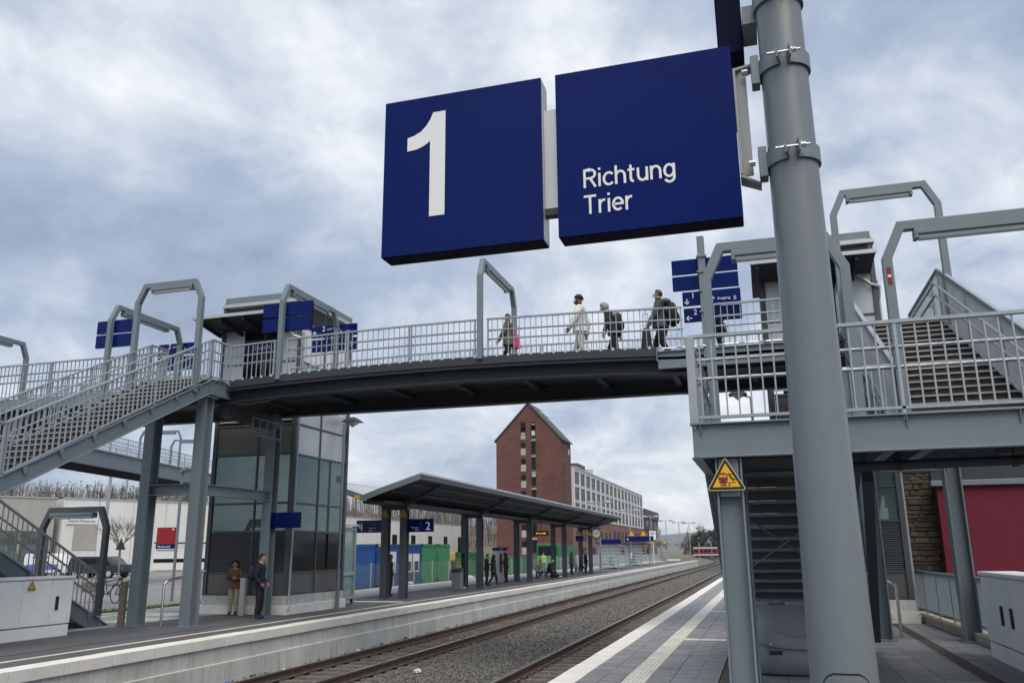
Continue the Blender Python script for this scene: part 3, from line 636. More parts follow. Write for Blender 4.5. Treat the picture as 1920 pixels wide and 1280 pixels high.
brail(-21.5, -15.1, FY, (0, -1, 0)); brail(-12.35, .3, FY, (0, -1, 0)); brail(2.95, 3.48, FY, (0, -1, 0))
# pier at the island lift side
# cables hanging at the west end
m = MB(); m.tube([(-12.5, 17.4, 5.18), (-11.9, 17.38, 5.08), (-11.3, 17.38, 5.12), (-11.1, 17.4, 5.2)], .022, 6); m.build('cable', 'dark', fb, smooth=True)
m = MB(); m.box(-12.32, -12.28, 18.3, 19.66, 4.92, 4.95); m.box(-12.32, -12.28, 18.3, 19.66, 4.5, 4.53)
for i in range(5): m.box(-12.315, -12.285, 18.33+.325*i, 18.355+.325*i, 4.53, 4.92)
m.build('cable_ladder', 'steel', fb)
# ---- lamp portals
portal((XL_-.02, 16.1), (XL_-1.82, 16.1), 5.2, 5.2, 7.9, 'lamp portal over the top of the island staircase, lamp bar high above the steps')
portal((XL_-2.28, 16.35), (XL_-4.12, 16.35), .25, .25, 2.62, 'slate grey lamp portal at the foot of the lower flight behind the pale cabinet', mat='msteel', lampfrac=(.2, .88))
portal((-10.95, NY-.02), (-10.95, FY+.0), ZT+.0, ZT, 8.02, 'bridge lamp portal carrying two blank blue panels beside the island lift')
portal((-5.84, NY-.02), (-5.84, FY+.0), zdeck(-5.84), zdeck(-5.84), 8.13, 'bridge lamp portal at mid span beside the woman with the pink bag')
portal((-16.05, NY-.02), (-16.05, FY+.0), ZT, ZT, 7.95, 'bridge lamp portal west of the island stairs with two blank blue panels')
portal((-21.7, NY-.02), (-21.7, FY+.0), ZT, ZT, 7.95, 'westernmost bridge lamp portal at the end of the walkway railing')
portal((XR_-1.8, 16.1), (XR_+.02, 16.1), 5.3, 5.3, 8.18, 'lamp portal over the top of the stairs beside the steep railing peak')
portal((XR_-1.74, 11.15), (XR_+.32, 11.15), ZL, ZL, 5.6, 'lamp portal with a red sticker on its post at the foot of the upper flight', lampfrac=(.17, .95))
portal((XR_-4.0, 10.75), (XR_-2.3, 10.75), ZL, ZL, 5.42, 'lamp portal over the half landing behind the round sign pole', lampfrac=(.2, .9))
# ================================================================ near sign pole
PX, PY = .2, 3.0
sp = thing('sign_pole', 'thick round grey steel pole with bolted clamps and a service door', 'pole', (PX, PY, 0))
m = MB(); m.tube([(PX, PY, 0), (PX, PY, 1.25), (PX, PY, 1.75), (PX, PY, 2.25), (PX, PY, 2.93)], [.112, .1015, .0945, .0905, .0868], 48); m.tube([(PX, PY, 2.93), (PX, PY, 3.3)], [.0862, .0845], 48); m.tube([(PX, PY, 3.3), (PX, PY, 5.2)], [.0838, .076], 48)
m.build('shaft', 'pole', sp, smooth=True)
for z, rr in ((3.335, .0847), (2.955, .0869), (3.62, .0835)):
    n = 44; r0, r1 = rr, rr+.010; h = .03
    # two half bands with a gap towards the viewer
    for a0, a1 in ((R(-82), R(88)), (R(92), R(258))):
        k = 18; c = MB()
        for i in range(k):
            b0 = a0+(a1-a0)*i/k; b1 = a0+(a1-a0)*(i+1)/k
            q = [(PX+r*math.cos(b), PY+r*math.sin(b)) for b in (b0, b1) for r in (r0, r1)]
            c.add([(x, y, z+s) for s in (-h, h) for x, y in q], [(0, 1, 3, 2), (4, 6, 7, 5), (1, 5, 7, 3), (0, 2, 6, 4), (0, 4, 5, 1), (2, 3, 7, 6)])
        a = a0 if a0 < 0 else a1
        ux, uy = math.cos(a), math.sin(a); c.bar((PX+ux*(r0+.002), PY+uy*(r0+.002), z), (PX+ux*(r1+.045), PY+uy*(r1+.045), z), .006, 2*h*.85)
        c.build('clamp', 'steel', sp, smooth=True)
    b = MB(); yb = PY-rr-.036; b.tube([(PX-.062, yb, z), (PX+.055, yb, z)], .0045, 8); b.tube([(PX+.03, yb, z), (PX+.04, yb, z)], .0095, 6); b.tube([(PX-.034, yb, z), (PX-.024, yb, z)], .0095, 6); b.tube([(PX+.024, yb, z), (PX+.027, yb, z)], .0125, 12)
    b.build('bolt', 'zinc', sp)
# service door
m = MB(); k = 10; zc0, zc1, rdoor = .52, 1.2, .1215
def doorring(off, zz0, zz1, aw, mb):
    pts = []
    for i in range(k+1):
        a = R(-90)+aw*(2*i/k-1); pts.append((math.cos(a), math.sin(a)))
    o = len(mb.v)
    for zz in (zz0, zz1):
        for (cx, cy) in pts:
            r = .112-.0084*zz+off; mb.v.append((PX+cx*r, PY+cy*r, zz))
    for i in range(k): mb.f.append((o+i, o+i+1, o+k+2+i, o+k+1+i))
def doorshape(off, z0, z1, aw, rc, mb):
    doorring(off, z0, z1-rc, aw, mb); n = 14
    for q in range(n):
        f0, f1 = q/n, (q+1)/n; ra = rc/.11
        w = aw-ra*(1-math.sqrt(max(0, 1-((f0+f1)/2)**2))); doorring(off, z1-rc+rc*f0, z1-rc+rc*f1, w, mb)
doorshape(.0012, zc0, zc1, R(44), .055, m); m.build('door_gap', 'dark', sp)
m = MB(); doorshape(.0026, zc0+.006, zc1-.006, R(41.5), .05, m); m.build('service_door', 'pole', sp)
m = MB(); m.tube([(PX, PY-.095, 1.10), (PX, PY-.1065, 1.10)], .016, 16); m.build('door_lock', 'zinc', sp)
m = MB(); m.tube([(PX, PY-.1063, 1.10), (PX, PY-.1078, 1.10)], .009, 12); m.build('lock_socket', 'dark', sp)
# bracket arms between pole and sign panel
sg = thing('platform_sign', 'blue double platform sign with white numeral 1 and Richtung Trier lettering', 'sign', (-.7, 3.05, 2.76))
FYs = 3.0; TH = .10
for (x0, x1) in ((-1.45, -.75), (-.69, .01)):
    m = MB(); m.box(x0, x1, FYs+.004, FYs+TH, 2.76, 3.472); pn = m.build('panel_body', 'alu', sg, bevel=.004)
    m = MB(); m.box(x0, x1, FYs, FYs+.0035, 2.76, 3.472); m.build('panel_face', 'blue', pn)
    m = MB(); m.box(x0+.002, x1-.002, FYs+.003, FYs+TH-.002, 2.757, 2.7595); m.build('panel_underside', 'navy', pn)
m = MB(); m.box(-.749, -.691, FYs+.03, FYs+.075, 2.90, 3.335); m.build('connector', 'alu', sg)
m = MB(); m.box(-.749, -.691, FYs+.03, FYs+.075, 2.872, 2.899); m.build('connector_foot', 'dsteel', sg)
# numeral 1
one = [(-1.170, 3.392), (-1.170, 2.918), (-1.238, 2.918), (-1.238, 3.262)] + [(-1.252, 3.25), (-1.275, 3.238), (-1.30, 3.230), (-1.342, 3.226)] + [(-1.342, 3.288), (-1.312, 3.295), (-1.282, 3.309), (-1.258, 3.332), (-1.238, 3.362), (-1.226, 3.392)]
m = MB(); m.prism([(x, FYs-.0022, z) for x, z in one], (0, .002, 0)); m.build('numeral', 'white', sg)
def arc(cx, cy, rx, ry, a0, a1, n=14): return [(cx+rx*math.cos(R(a0+(a1-a0)*i/n)), cy+ry*math.sin(R(a0+(a1-a0)*i/n))) for i in range(n+1)]
GL = {'R': (.66, [[(.07, 0), (.07, 1)], [(.07, .945), (.36, .945)]+arc(.36, .72, .24, .225, 90, -90)+[(.07, .495)], [(.34, .5), (.62, 0)]]),
 'i': (.15, [[(.075, 0), (.075, .72)], [(.075, .88), (.075, 1.0)]]), 'c': (.52, [arc(.31, .36, .25, .315, 42, 318, 22)]),
 'h': (.56, [[(.065, 0), (.065, 1)], arc(.28, .40, .215, .275, 180, 0)+[(.495, 0)]]), 'n': (.56, [[(.065, 0), (.065, .72)], arc(.28, .40, .215, .275, 180, 0)+[(.495, 0)]]),
 't': (.36, [[(.15, .93)]+arc(.28, .18, .13, .13, 180, 275, 8), [(0, .67), (.34, .67)]]), 'u': (.56, [[(.065, .72)]+arc(.28, .32, .215, .275, 180, 360), [(.495, .72), (.495, 0)]]),
 'g': (.58, [arc(.285, .37, .225, .305, 0, 360, 26), [(.51, .72)]+arc(.29, 0, .22, .225, 0, -160, 14)]), 'T': (.64, [[(0, .945), (.62, .945)], [(.31, .94), (.31, 0)]]),
 'r': (.36, [[(.065, 0), (.065, .72)], arc(.30, .38, .235, .285, 180, 80, 10)]), 'e': (.56, [[(.055, .37)]+arc(.285, .37, .23, .305, 0, 312, 24)])}
def grotesk(s, x, z, cap, parent, y, w=.122):
    for ch in s:
        adv, strokes = GL[ch]; m = MB()
        for k, st in enumerate(strokes):
            hw = w*cap/2; n = len(st); L_ = []; R_ = []
            for i, (a, b) in enumerate(st):
                d0 = Vector((a-st[i-1][0], b-st[i-1][1])).normalized() if i else None; d1 = Vector((st[i+1][0]-a, st[i+1][1]-b)).normalized() if i < n-1 else None
                d = (d0+d1).normalized() if d0 and d1 else (d0 or d1); kk = 1/max(.6, d.dot(d1 or d0)); p = Vector((-d.y, d.x))*hw*kk
                L_.append((x+a*cap+p.x, y-.0003*k, z+b*cap+p.y)); R_.append((x+a*cap-p.x, y-.0003*k, z+b*cap-p.y))
            o = len(m.v); m.v += L_+R_; m.f += [(o+i, o+i+1, o+n+i+1, o+n+i) for i in range(n-1)]
        m.build('letter', 'white', parent); x += (adv+.085)*cap
grotesk('Richtung', -.585, 2.953, .079, sg, FYs-.0015); grotesk('Trier', -.585, 2.842, .079, sg, FYs-.0015)
m = MB(); m.box(.012, .06, FYs+.025, FYs+.035, 2.93, 3.37); m.box(.012, .022, FYs-.0, FYs+.08, 2.93, 3.37)
m.prism([(.012, FYs+.0, 3.37), (.085, FYs+.03, 3.40), (.085, FYs+.09, 3.40), (.012, FYs+.085, 3.37)], (0, 0, -.012)); m.prism([(.012, FYs+.0, 2.93), (.085, FYs+.03, 2.90), (.085, FYs+.09, 2.90), (.012, FYs+.085, 2.93)], (0, 0, -.012))
m.build('mounting_bracket', 'steell', sg, bevel=.002)
for z in (3.335, 2.955):
    m = MB(); m.box(.080, .110, FYs-.03, FYs+.03, z-.06, z+.06); m.build('bracket_plate', 'steel', sg, bevel=.002)
    m = MB(); m.tube([(.046, FYs-.0, z+.01), (.068, FYs-.0, z+.01)], .011, 6); m.build('bolt', 'zinc', sg)
# sign running away along the platform, higher on the same pole
s2 = thing('blade_sign', 'dark blue edge-on sign above the double platform sign', 'sign', (.02, 3.3, 3.4))
m = MB(); m.box(-.035, .065, 3.13, 3.83, 3.52, 4.25); m.build('panel_body', 'navy', s2, bevel=.004)
m = MB(); m.box(-.037, -.0352, 3.13, 3.83, 3.52, 4.25); m.build('panel_face', 'blue', s2)
m = MB(); m.box(.066, .12, 3.04, 3.2, 3.58, 3.66); m.build('bracket_plate', 'steel', s2)
# ================================================================ warning triangle
def warning(cx, y, zb, w, label, group=None, detail=True, name='warning_sign'):
    h = w*.866; t = thing(name, label, 'sign', (cx, y, zb), group)
    def tri(sc, rad, yy, th, mat, nm):
        c = Vector((cx, zb+h/3)); P = [Vector((cx-w/2, zb)), Vector((cx+w/2, zb)), Vector((cx, zb+h))]; out = []
        for p in P:
            d = (p-c)*sc; q = c+d; inn = c+d*(1-2*rad/(d.length)) ; base = math.atan2(d.y, d.x)
            for k in range(-3, 4):
                a = base+R(20*k); out.append((inn.x+rad*math.cos(a), yy, inn.y+rad*math.sin(a)))
        m = MB(); m.prism(out, (0, th, 0)); return m.build(nm, mat, t)
    tri(1.0, w*.05, y, .012, 'cream', 'backing_plate'); tri(.93, w*.03, y-.0015, .0015, 'dark', 'black_border'); tri(.70, w*.008, y-.003, .0015, 'yellow', 'yellow_field')
    if detail:
        s = w/.40; yy = y-.0045; X = lambda a: cx+a*s; Zf = lambda b: zb+b*s
        m = MB()
        m.prism([(X(-.075), yy, Zf(.085)), (X(-.06), yy, Zf(.07)), (X(.0), yy, Zf(.07)), (X(.015), yy, Zf(.085)), (X(.018), yy, Zf(.165)), (X(.008), yy, Zf(.172)), (X(-.066), yy, Zf(.172)), (X(-.078), yy, Zf(.165))], (0, .0012, 0))
        m.box(X(-.055), X(-.005), yy, yy+.0012, Zf(.176), Zf(.182)); m.prism([(X(-.062), yy, Zf(.045)), (X(.004), yy, Zf(.045)), (X(-.006), yy, Zf(.064)), (X(-.052), yy, Zf(.064))], (0, .0012, 0))
        m.box(X(.022), X(.036), yy, yy+.0012, Zf(.045), Zf(.075)); m.box(X(.022), X(.095), yy, yy+.0012, Zf(.075), Zf(.083)); m.build('train_pictogram', 'maroon', t)
        m = MB()
        for a in (-.068, -.028): m.box(X(a), X(a+.034), yy-.001, yy, Zf(.135), Zf(.158))
        for a in (-.064, .001): m.disc((X(a), yy, Zf(.098)), (0, -1, 0), .006*s, .001, 10)
        m.build('window_pictogram', 'yellow', t)
        m = MB(); m.disc((X(.03), yy, Zf(.168)), (0, 1, 0), .009*s, .0012, 12); m.bar((X(.033), yy, Zf(.155)), (X(.06), yy, Zf(.118)), .0012, .018*s, (0, 0, 1)); m.bar((X(.06), yy, Zf(.12)), (X(.075), yy, Zf(.09)), .0012, .01*s); m.bar((X(.06), yy, Zf(.125)), (X(.092), yy, Zf(.105)), .0012, .01*s); m.bar((X(.035), yy, Zf(.155)), (X(.068), yy, Zf(.165)), .0012, .008*s); m.build('falling_figure', 'dark', t)
    return t
warning(-.355, 8.98, 2.16, .40, 'yellow warning triangle with red train and falling figure on steel column')
# ================================================================ grit box
gb = thing('grit_box', 'rounded dark grey plastic grit box with hinged lid under the stairs', 'grit box', (.25, 12.1, 0))
def rbody(prof, x0, x1, n=18):
    m = MB(); k = len(prof(0))
    for i in range(n+1):
        f = 2*i/n-1; x = (x0+x1)/2+(x1-x0)/2*(abs(f)**.85*(1 if f > 0 else -1)); e = (1-abs(f)**3.4)**.45 if abs(f) < 1 else 0
        for (y, z) in prof(f): m.v.append((x, 12.55+(y-12.55)*(.62+.38*e), z-(.035*abs(f)**4 if z > .6 else 0)))
    for i in range(n):
        for j in range(k): m.f.append((i*k+j, i*k+(j+1) % k, (i+1)*k+(j+1) % k, (i+1)*k+j))
    m.f.append(tuple(range(k))); m.f.append(tuple(n*k+j for j in reversed(range(k)))); return m
seam = lambda f: .34+.13*f*f
rbody(lambda f: [(11.86, .02), (11.78, .10), (11.74, .22), (11.76, seam(f)-.012), (12.55, seam(f)-.012), (12.55, .02)], -.34, .95).build('tub', 'plastic', gb, smooth=True)
rbody(lambda f: [(11.70, seam(f)), (11.69, seam(f)+.04), (11.72, .52), (11.78, .64), (11.88, .76), (12.02, .845), (12.10, .86), (12.55, .875), (12.55, seam(f))], -.36, .97).build('lid', 'plastic', gb, smooth=True)
m = MB(); m.box(-.36, .97, 12.14, 12.5, .862, .905); m.build('lid_top', 'plastic', gb, bevel=.02)
for (xa, xb) in ((-.24, -.04), (.16, .46), (.62, .8)):
    m = MB(); m.box(xa, xb, 12.06, 12.2, .84, .902); m.build('hinge', 'plastic', gb, bevel=.015)
yf = lambda z: float(np.interp(z, [.38, .52, .64, .76, .85], [11.69, 11.72, 11.78, 11.88, 12.02]))-.004
m = MB(); pts = []
for i in range(17):
    a_ = R(195+9.5*i); xx, zz = .28+.42*math.cos(a_), .80+.30*math.sin(a_); fx2 = (xx-.305)/.66; pts.append((xx, 12.55+(yf(zz)-12.55)*(.62+.38*(1-abs(fx2)**3.4)**.45), zz))
m.tube(pts, [.004+.016*math.sin(math.pi*i/16) for i in range(17)], 6); m.build('lid_relief', 'plastic', gb, smooth=True)
m = MB(); m.tube([(-.06, 11.70, .40), (-.06, 11.74, .40)], .016, 10); m.build('lock', 'zinc', gb)
for (xa, xb, zz) in ((-.08, .08, .30), (.52, .66, .31)):
    m = MB(); m.box(xa, xb, 11.73, 11.80, zz-.03, zz+.015); m.build('grip', 'dark', gb, bevel=.01)
# ================================================================ pipes under the near half landing
pp = thing('drain_pipe', 'thick grey drain pipe hung below the half landing', 'pipe', (2, 9.6, 2.3))
m = MB(); m.tube([(.62, 9.5, 2.40), (6.2, 9.5, 2.44)], .05, 14); m.tube([(2.5, 10.2, 2.6), (2.62, 9.9, 2.60), (2.9, 9.75, 2.52), (3.4, 9.55, 2.46)], .07, 14); m.build('pipe', 'dsteel', pp, smooth=True)
m = MB()
for x in (1.35, 2.42): m.tube([(x, 9.5, 2.405), (x+.05, 9.5, 2.405)], .058, 14); m.tube([(x+.02, 9.5, 2.45), (x+.02, 9.5, 2.62)], .008, 6)
m.build('pipe_clip', 'dark', pp)
# ================================================================ lift towers
def lift(x0, x1, y0, y1, label):
    t = thing('lift_tower', label, 'lift tower', ((x0+x1)/2, (y0+y1)/2, 0), 'glazed lift towers of the footbridge')
    zt = 8.0
    m = MB(); m.box(x0-.12, x1+.12, y0-.12, y1+.12, 0, .24); m.build('plinth', 'coping', t, bevel=.008)
    m = MB(); m.box(x0-.06, x1+.06, y0-.06, y1+.06, .24, .48); m.build('plinth', 'concrete', t, bevel=.008)
    xm = x0+(x1-x0)*.56; ym = y0+(y1-y0)*.47
    fr = MB()
    for (x, y) in ((x0, y0), (x1, y0), (x0, y1), (x1, y1)): fr.box(x-.055, x+.055, y-.055, y+.055, .48, zt+.78)
    fr.box(xm-.025, xm+.025, y0-.035, y0+.02, .48, zt); fr.box(x1-.02, x1+.035, ym-.025, ym+.025, .48, zt); fr.box(x0-.035, x0+.02, ym-.025, ym+.025, .48, zt)
    zr = [.5, 1.08, 2.16, 2.92, 4.26, 5.1, 6.9, 7.95]
    for z in zr:
        fr.box(x0+.055, x1-.055, y0-.03, y0+.02, z-.025, z+.025); fr.box(x1-.02, x1+.03, y0+.055, y1-.055, z-.025, z+.025); fr.box(x0-.03, x0+.02, y0+.055, y1-.055, z-.025, z+.025)
    fr.build('frame', 'msteel', t)
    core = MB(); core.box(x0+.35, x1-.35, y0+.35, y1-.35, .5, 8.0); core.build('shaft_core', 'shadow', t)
    def pane(mat, a, b, z0, z1, face, nm='pane'):
        m = MB()
        if face == 'f': m.box(a, b, y0-.006, y0+.006, z0, z1)
        elif face == 'r': m.box(x1-.006, x1+.006, a, b, z0, z1)
        else: m.box(x0-.006, x0+.006, a, b, z0, z1)
        return m.build(nm, mat, t)
    def louv(a, b, z0, z1, face, n):
        m = MB()
        for i in range(n):
            z = z0+(z1-z0)*(i+.5)/n; d = (z1-z0)/n*.5
            if face == 'f': m.prism([(a, y0+.01, z+d), (a, y0-.025, z-d*.2), (a, y0-.02, z-d*.5), (a, y0+.016, z+d*.8)], (b-a, 0, 0))
            else: m.prism([(x1-.01, a, z+d), (x1+.025, a, z-d*.2), (x1+.02, a, z-d*.5), (x1-.016, a, z+d*.8)], (0, b-a, 0))
        m.build('louver', 'louver', t); pane('dark', a, b, z0, z1, face, 'louver_backing')
    for (a, b) in ((x0+.06, xm-.03), (xm+.03, x1-.06)):
        pane('liftp', a, b, .53, 1.05, 'f', 'panel'); louv(a, b, 1.11, 2.13, 'f', 22)
        pane('glassg', a, b, 2.19, 2.89, 'f'); pane('glassg', a, b, 2.95, 4.23, 'f'); pane('liftp', a, b, 4.29, 5.07, 'f', 'panel')
        louv(a, b, 8.1, 8.62, 'f', 9)
    pane('alu', x0+.06, x0+.7, 5.2, 7.92, 'f', 'panel'); pane('alu', x1-.55, x1-.06, 5.2, 7.92, 'f', 'panel'); pane('glassd', x0+.72, x1-.58, 5.2, 7.6, 'f', 'lift_door')
    for j, (a, b) in enumerate(((y0+.06, ym-.03), (ym+.03, y1-.06))):
        pane('liftp', a, b, .53, 1.05, 'r', 'panel'); pane('glassd', a, b, 1.11, 2.13, 'r'); pane('glassg', a, b, 2.19, 2.89, 'r'); pane('glassg', a, b, 2.95, 4.23, 'r')
        pane('alu', a, b, 4.29, 5.07, 'r', 'panel'); pane('alu', a, b, 5.13, 5.7, 'r', 'panel'); pane('mint', a, b, 5.72, 6.87, 'r'); pane('white', a, b, 6.93, 7.92, 'r', 'panel')
        louv(a, b, 8.1, 8.62, 'r', 9)
        pane('alu', a, b, .53, 2.13, 'l', 'panel'); pane('glassg', a, b, 2.19, 4.23, 'l'); pane('alu', a, b, 4.3, 7.92, 'l', 'panel')
    m = MB(); m.box(x0-.02, x1+.02, y0-.02, y1+.02, 7.98, 8.08); m.build('head_rail', 'alu', t)
    m = MB(); m.box(x0-.10, x1+.10, y0-.10, y1+.10, 8.64, 8.74); m.build('roof_edge', 'alu', t, bevel=.005)
    m = MB(); m.box(x0-.03, x1+.03, y0-.03, y1+.03, 8.742, 8.96); m.build('roof', 'steel', t, bevel=.01)
    # entrance canopy
    m = MB(); m.prism([(x0-.25, y0-1.15, 8.03), (x0-.25, y0+.9, 7.80), (x0-.25, y0+.9, 7.86), (x0-.25, y0-1.15, 8.10)], (x1-x0+.2, 0, 0)); m.build('entrance_canopy', 'dsteel', t)
    for i in range(4):
        x = x0-.1+.72*i; m = MB(); m.bar((x, y0-1.1, 7.97), (x, y0-.03, 7.80), .05, .12); m.build('canopy_rib', 'dsteel', t)
    m = MB(); m.box(x0-.27, x1-.03, y0-1.18, y0-1.12, 8.02, 8.11); m.build('canopy_edge', 'alu', t)
    dp = MB(); dp.tube([(x1+.08, y0+.12, 7.75), (x1+.08, y0+.05, .7), (x1+.08, y0+.05, .3), (x1+.12, y0-.05, .12)], .035, 10); dp.tube([(xm+.55, y0-.1, 4.9), (xm+.55, y0-.1, .5)], .03, 8); dp.build('downpipe', 'galv', t, smooth=True)
    dp = MB(); dp.tube([(x1-.35, y0-.12, 7.85), (x1-.1, y0-.12, 7.6), (x1+.1, y0-.05, 7.55), (x1+.08, y0+.05, 7.3)], .04, 10); dp.build('gutter_pipe', 'alu', t, smooth=True)
    return t
lift(-14.9, -12.4, 20.5, 23.6, 'glass and louvre lift tower standing on the island platform')
lift(.38, 2.9, 20.5, 23.6, 'lift tower behind the round sign pole, beside the brown stone wall')
# sign over the lift door
t = thing('door_sign', 'blue sign 2 und 4 above the island lift door on the bridge', 'sign', (-13.6, 20.35, 6.9))
m = MB(); m.box(-14.12, -13.0, 20.40, 20.46, 7.17, 7.56); m.build('panel', 'blue', t); text('2 und 4', .17, (-13.8, 20.397, 7.28), t)
# ================================================================ wayfinding panels on the bridge
def panel(x0, x1, y, z0, z1, label, parts=(), th=.07, name='direction_sign', group=None):
    t = thing(name, label, 'sign', ((x0+x1)/2, y, z0), group)
    m = MB(); m.box(x0, x1, y, y+th, z0, z1); m.build('panel_body', 'navy', t, bevel=.004)
    m = MB(); m.box(x0, x1, y-.003, y-.0005, z0, z1); m.build('panel_face', 'blue', t)
    m = MB(); xc = (x0+x1)/2; m.box(xc-.1, xc+.1, y+th, y+th+.02, z0+.05, z0+.09); m.box(xc-.1, xc+.1, y+th, y+th+.02, z1-.09, z1-.05); m.build('fixing_rail', 'alu', t)
    for (kind, *a) in parts:
        if kind == 't': text(a[0], a[3], (x0+a[1], y-.005, z0+a[2]), t)
        else:
            px, pz, r, ang = a; c = Vector((x0+px, y-.005, z0+pz)); d = Vector((math.cos(R(ang)), 0, math.sin(R(ang)))); n_ = Vector((-d.z, 0, d.x))
            m = MB(); m.bar(c-d*r, c+d*r, .002, r*.28, n_); m.bar(c+d*r, c+d*r*.1+n_*r*.8, .002, r*.28, n_); m.bar(c+d*r, c+d*r*.1-n_*r*.8, .002, r*.28, n_); m.build('arrow', 'white', t)
    return t
for x, w, ww in ((-10.86, 'beside the island lift', ''), (-15.95, 'west of the island stairs', '')):
    hw = .68 if x > -12 else .60
    panel(x-hw, x+hw, NY+.06, 7.22, 7.56, f'upper blank blue panel on the bridge portal {w}'); panel(x-hw, x+hw, NY+.06, 6.84, 7.18, f'lower blank blue panel on the bridge portal {w}')
A2 = [('t', '2', .33, .17, .2), ('t', 'und', .49, .19, .09), ('t', '4', .66, .17, .2), ('a', .10, .10, .075, 90), ('a', .92, .10, .07, -90), ('t', '[1]', 1.06, .06, .11)]
panel(-11.78, -10.4, FY+.08, 7.40, 7.72, 'blue sign reading 2 und 4 behind the railing beside the island lift', A2)
panel(-11.75, -10.4, FY+.08, 6.99, 7.33, 'lower blue arrow sign below the 2 und 4 sign by the island lift', [('a', 1.2, .15, .08, 0), ('t', '11', .7, .05, .12)])
panel(-16.85, -15.5, FY+.08, 7.28, 7.6, 'blue sign reading 2 und 4 on the portal west of the island stairs', A2)
panel(-16.85, -15.5, FY+.08, 6.80, 7.2, 'lower blue sign on the far post of the portal west of the stairs')
pp = thing('sign_post', 'square steel post with four blue sign panels at the east end of the span', 'post', (-.86, NY, ZT))
m = MB(); m.box(-.95, -.80, NY-.04, NY+.1, ZT-.2, 8.08); m.build('post', 'steel', pp, bevel=.006)
m = MB()
for z in (7.62, 7.28, 6.86, 6.4): m.box(-.98, -.77, NY-.07, NY+.13, z-.02, z+.02)
m.build('clamp', 'steel', pp)
panel(-1.52, -.15, NY+.12, 7.31, 7.63, 'topmost blank blue panel on the square post beyond the sign pole')
panel(-1.52, -.15, NY+.12, 6.95, 7.26, 'second blank blue panel on the square post beyond the sign pole')
panel(-1.33, -.13, NY+.12, 6.6, 6.9, 'blue sign with numeral 1 and Ausgang on the square post', [('t', '1', .18, .16, .17), ('a', .09, .09, .06, -90), ('a', .62, .1, .06, 90), ('t', 'Ausgang', .72, .08, .08), ('t', '[]', 1.05, .07, .09)])
panel(-1.32, -.13, NY+.12, 6.24, 6.54, 'lowest blue panel of the square post, with numeral 2', [('t', '2', .2, .15, .17), ('a', .11, .08, .06, 180), ('t', 'Ausgang', .72, .08, .06)])
panel(-12.5, -11.62, 19.72, 2.22, 2.62, 'small blank blue display board fixed to the column before the island lift')
st = MB(); st.box(XR_-1.74-.028, XR_-1.74+.028, 11.15-.0625, 11.15-.061, 4.82, 5.05)
t = tag(st.build('sticker', 'maroon'), 'red and white sticker on the lamp portal post', 'sticker')
m = MB(); m.box(XR_-1.74-.02, XR_-1.74+.02, 11.0855, 11.0872, 4.92, 4.95); m.build('sticker_print', 'white', t)
# ================================================================ cabinets
def cabinet(x0, x1, y0, y1, h, splits, label, face, handles):
    t = thing('switch_cabinet', label, 'cabinet', ((x0+x1)/2, (y0+y1)/2, 0), 'pale switch cabinets')
    m = MB(); m.box(x0+.02, x1-.02, y0+.01, y1-.01, 0, .22); m.build('plinth', 'lgrey', t, bevel=.006)
    m = MB(); m.box(x0+.03, x1-.03, y0, y1, .235, h-.06); m.build('body', 'lgrey', t, bevel=.006)
    m = MB(); m.box(x0-.02, x1+.02, y0-.02, y1+.02, h-.055, h); m.build('lid', 'lgrey', t, bevel=.012)
    for i in range(len(splits)-1):
        a, b = splits[i]+.006, splits[i+1]-.006; xf = x1-.028 if face == '+x' else x0+.008; m = MB(); m.box(xf, xf+.02, a, b, .25, h-.075); d = m.build('door', 'lgrey', t, bevel=.005)
        r = MB()
        for k in range(int((b-a)/.03)): r.box((xf+.0195 if face == '+x' else xf-.0015), (xf+.0215 if face == '+x' else xf+.0005), a+.015+k*.03, a+.027+k*.03, .27, h-.1)
        r.build('door_ribs', 'lgrey', d)
        for hy in handles:
            if a < hy < b:
                q = MB(); xx = xf+.02 if face == '+x' else xf-.03; q.box(xx, xx+.03, hy-.035, hy+.035, .52, .78); q.build('door_handle', 'dark', d, bevel=.01)
    return t
cabinet(-14.25, -13.77, 10.9, 14.6, 1.17, [10.9, 12.35, 13.35, 14.05, 14.6], 'long pale grey switch cabinet with warning triangle beside the island stairs', '+x', [14.2])
cabinet(3.03, 3.5, 10.6, 14.55, 1.22, [10.6, 12.0, 13.25, 14.55], 'pale grey switch cabinet with black handles by the grey picket railing', '-x', [13.5, 13.0])
t = thing('voltage_sticker', 'small yellow high voltage triangle on the long pale cabinet', 'sticker', (-13.735, 13.52, .96))
m = MB(); m.prism([(-13.744, 13.42, .93), (-13.744, 13.62, .93), (-13.744, 13.52, 1.10)], (.003, 0, 0)); m.build('plate', 'dark', t)
m = MB(); m.prism([(-13.741, 13.448, .946), (-13.741, 13.592, .946), (-13.741, 13.52, 1.068)], (.0015, 0, 0)); m.build('yellow_field', 'yellow', t)
m = MB(); m.prism([(-13.7395, 13.525, 1.03), (-13.7395, 13.505, .985), (-13.7395, 13.53, .99), (-13.7395, 13.515, .955), (-13.7395, 13.54, 1.0), (-13.7395, 13.52, 1.0)], (.001, 0, 0)); m.build('lightning_bolt', 'dark', t)
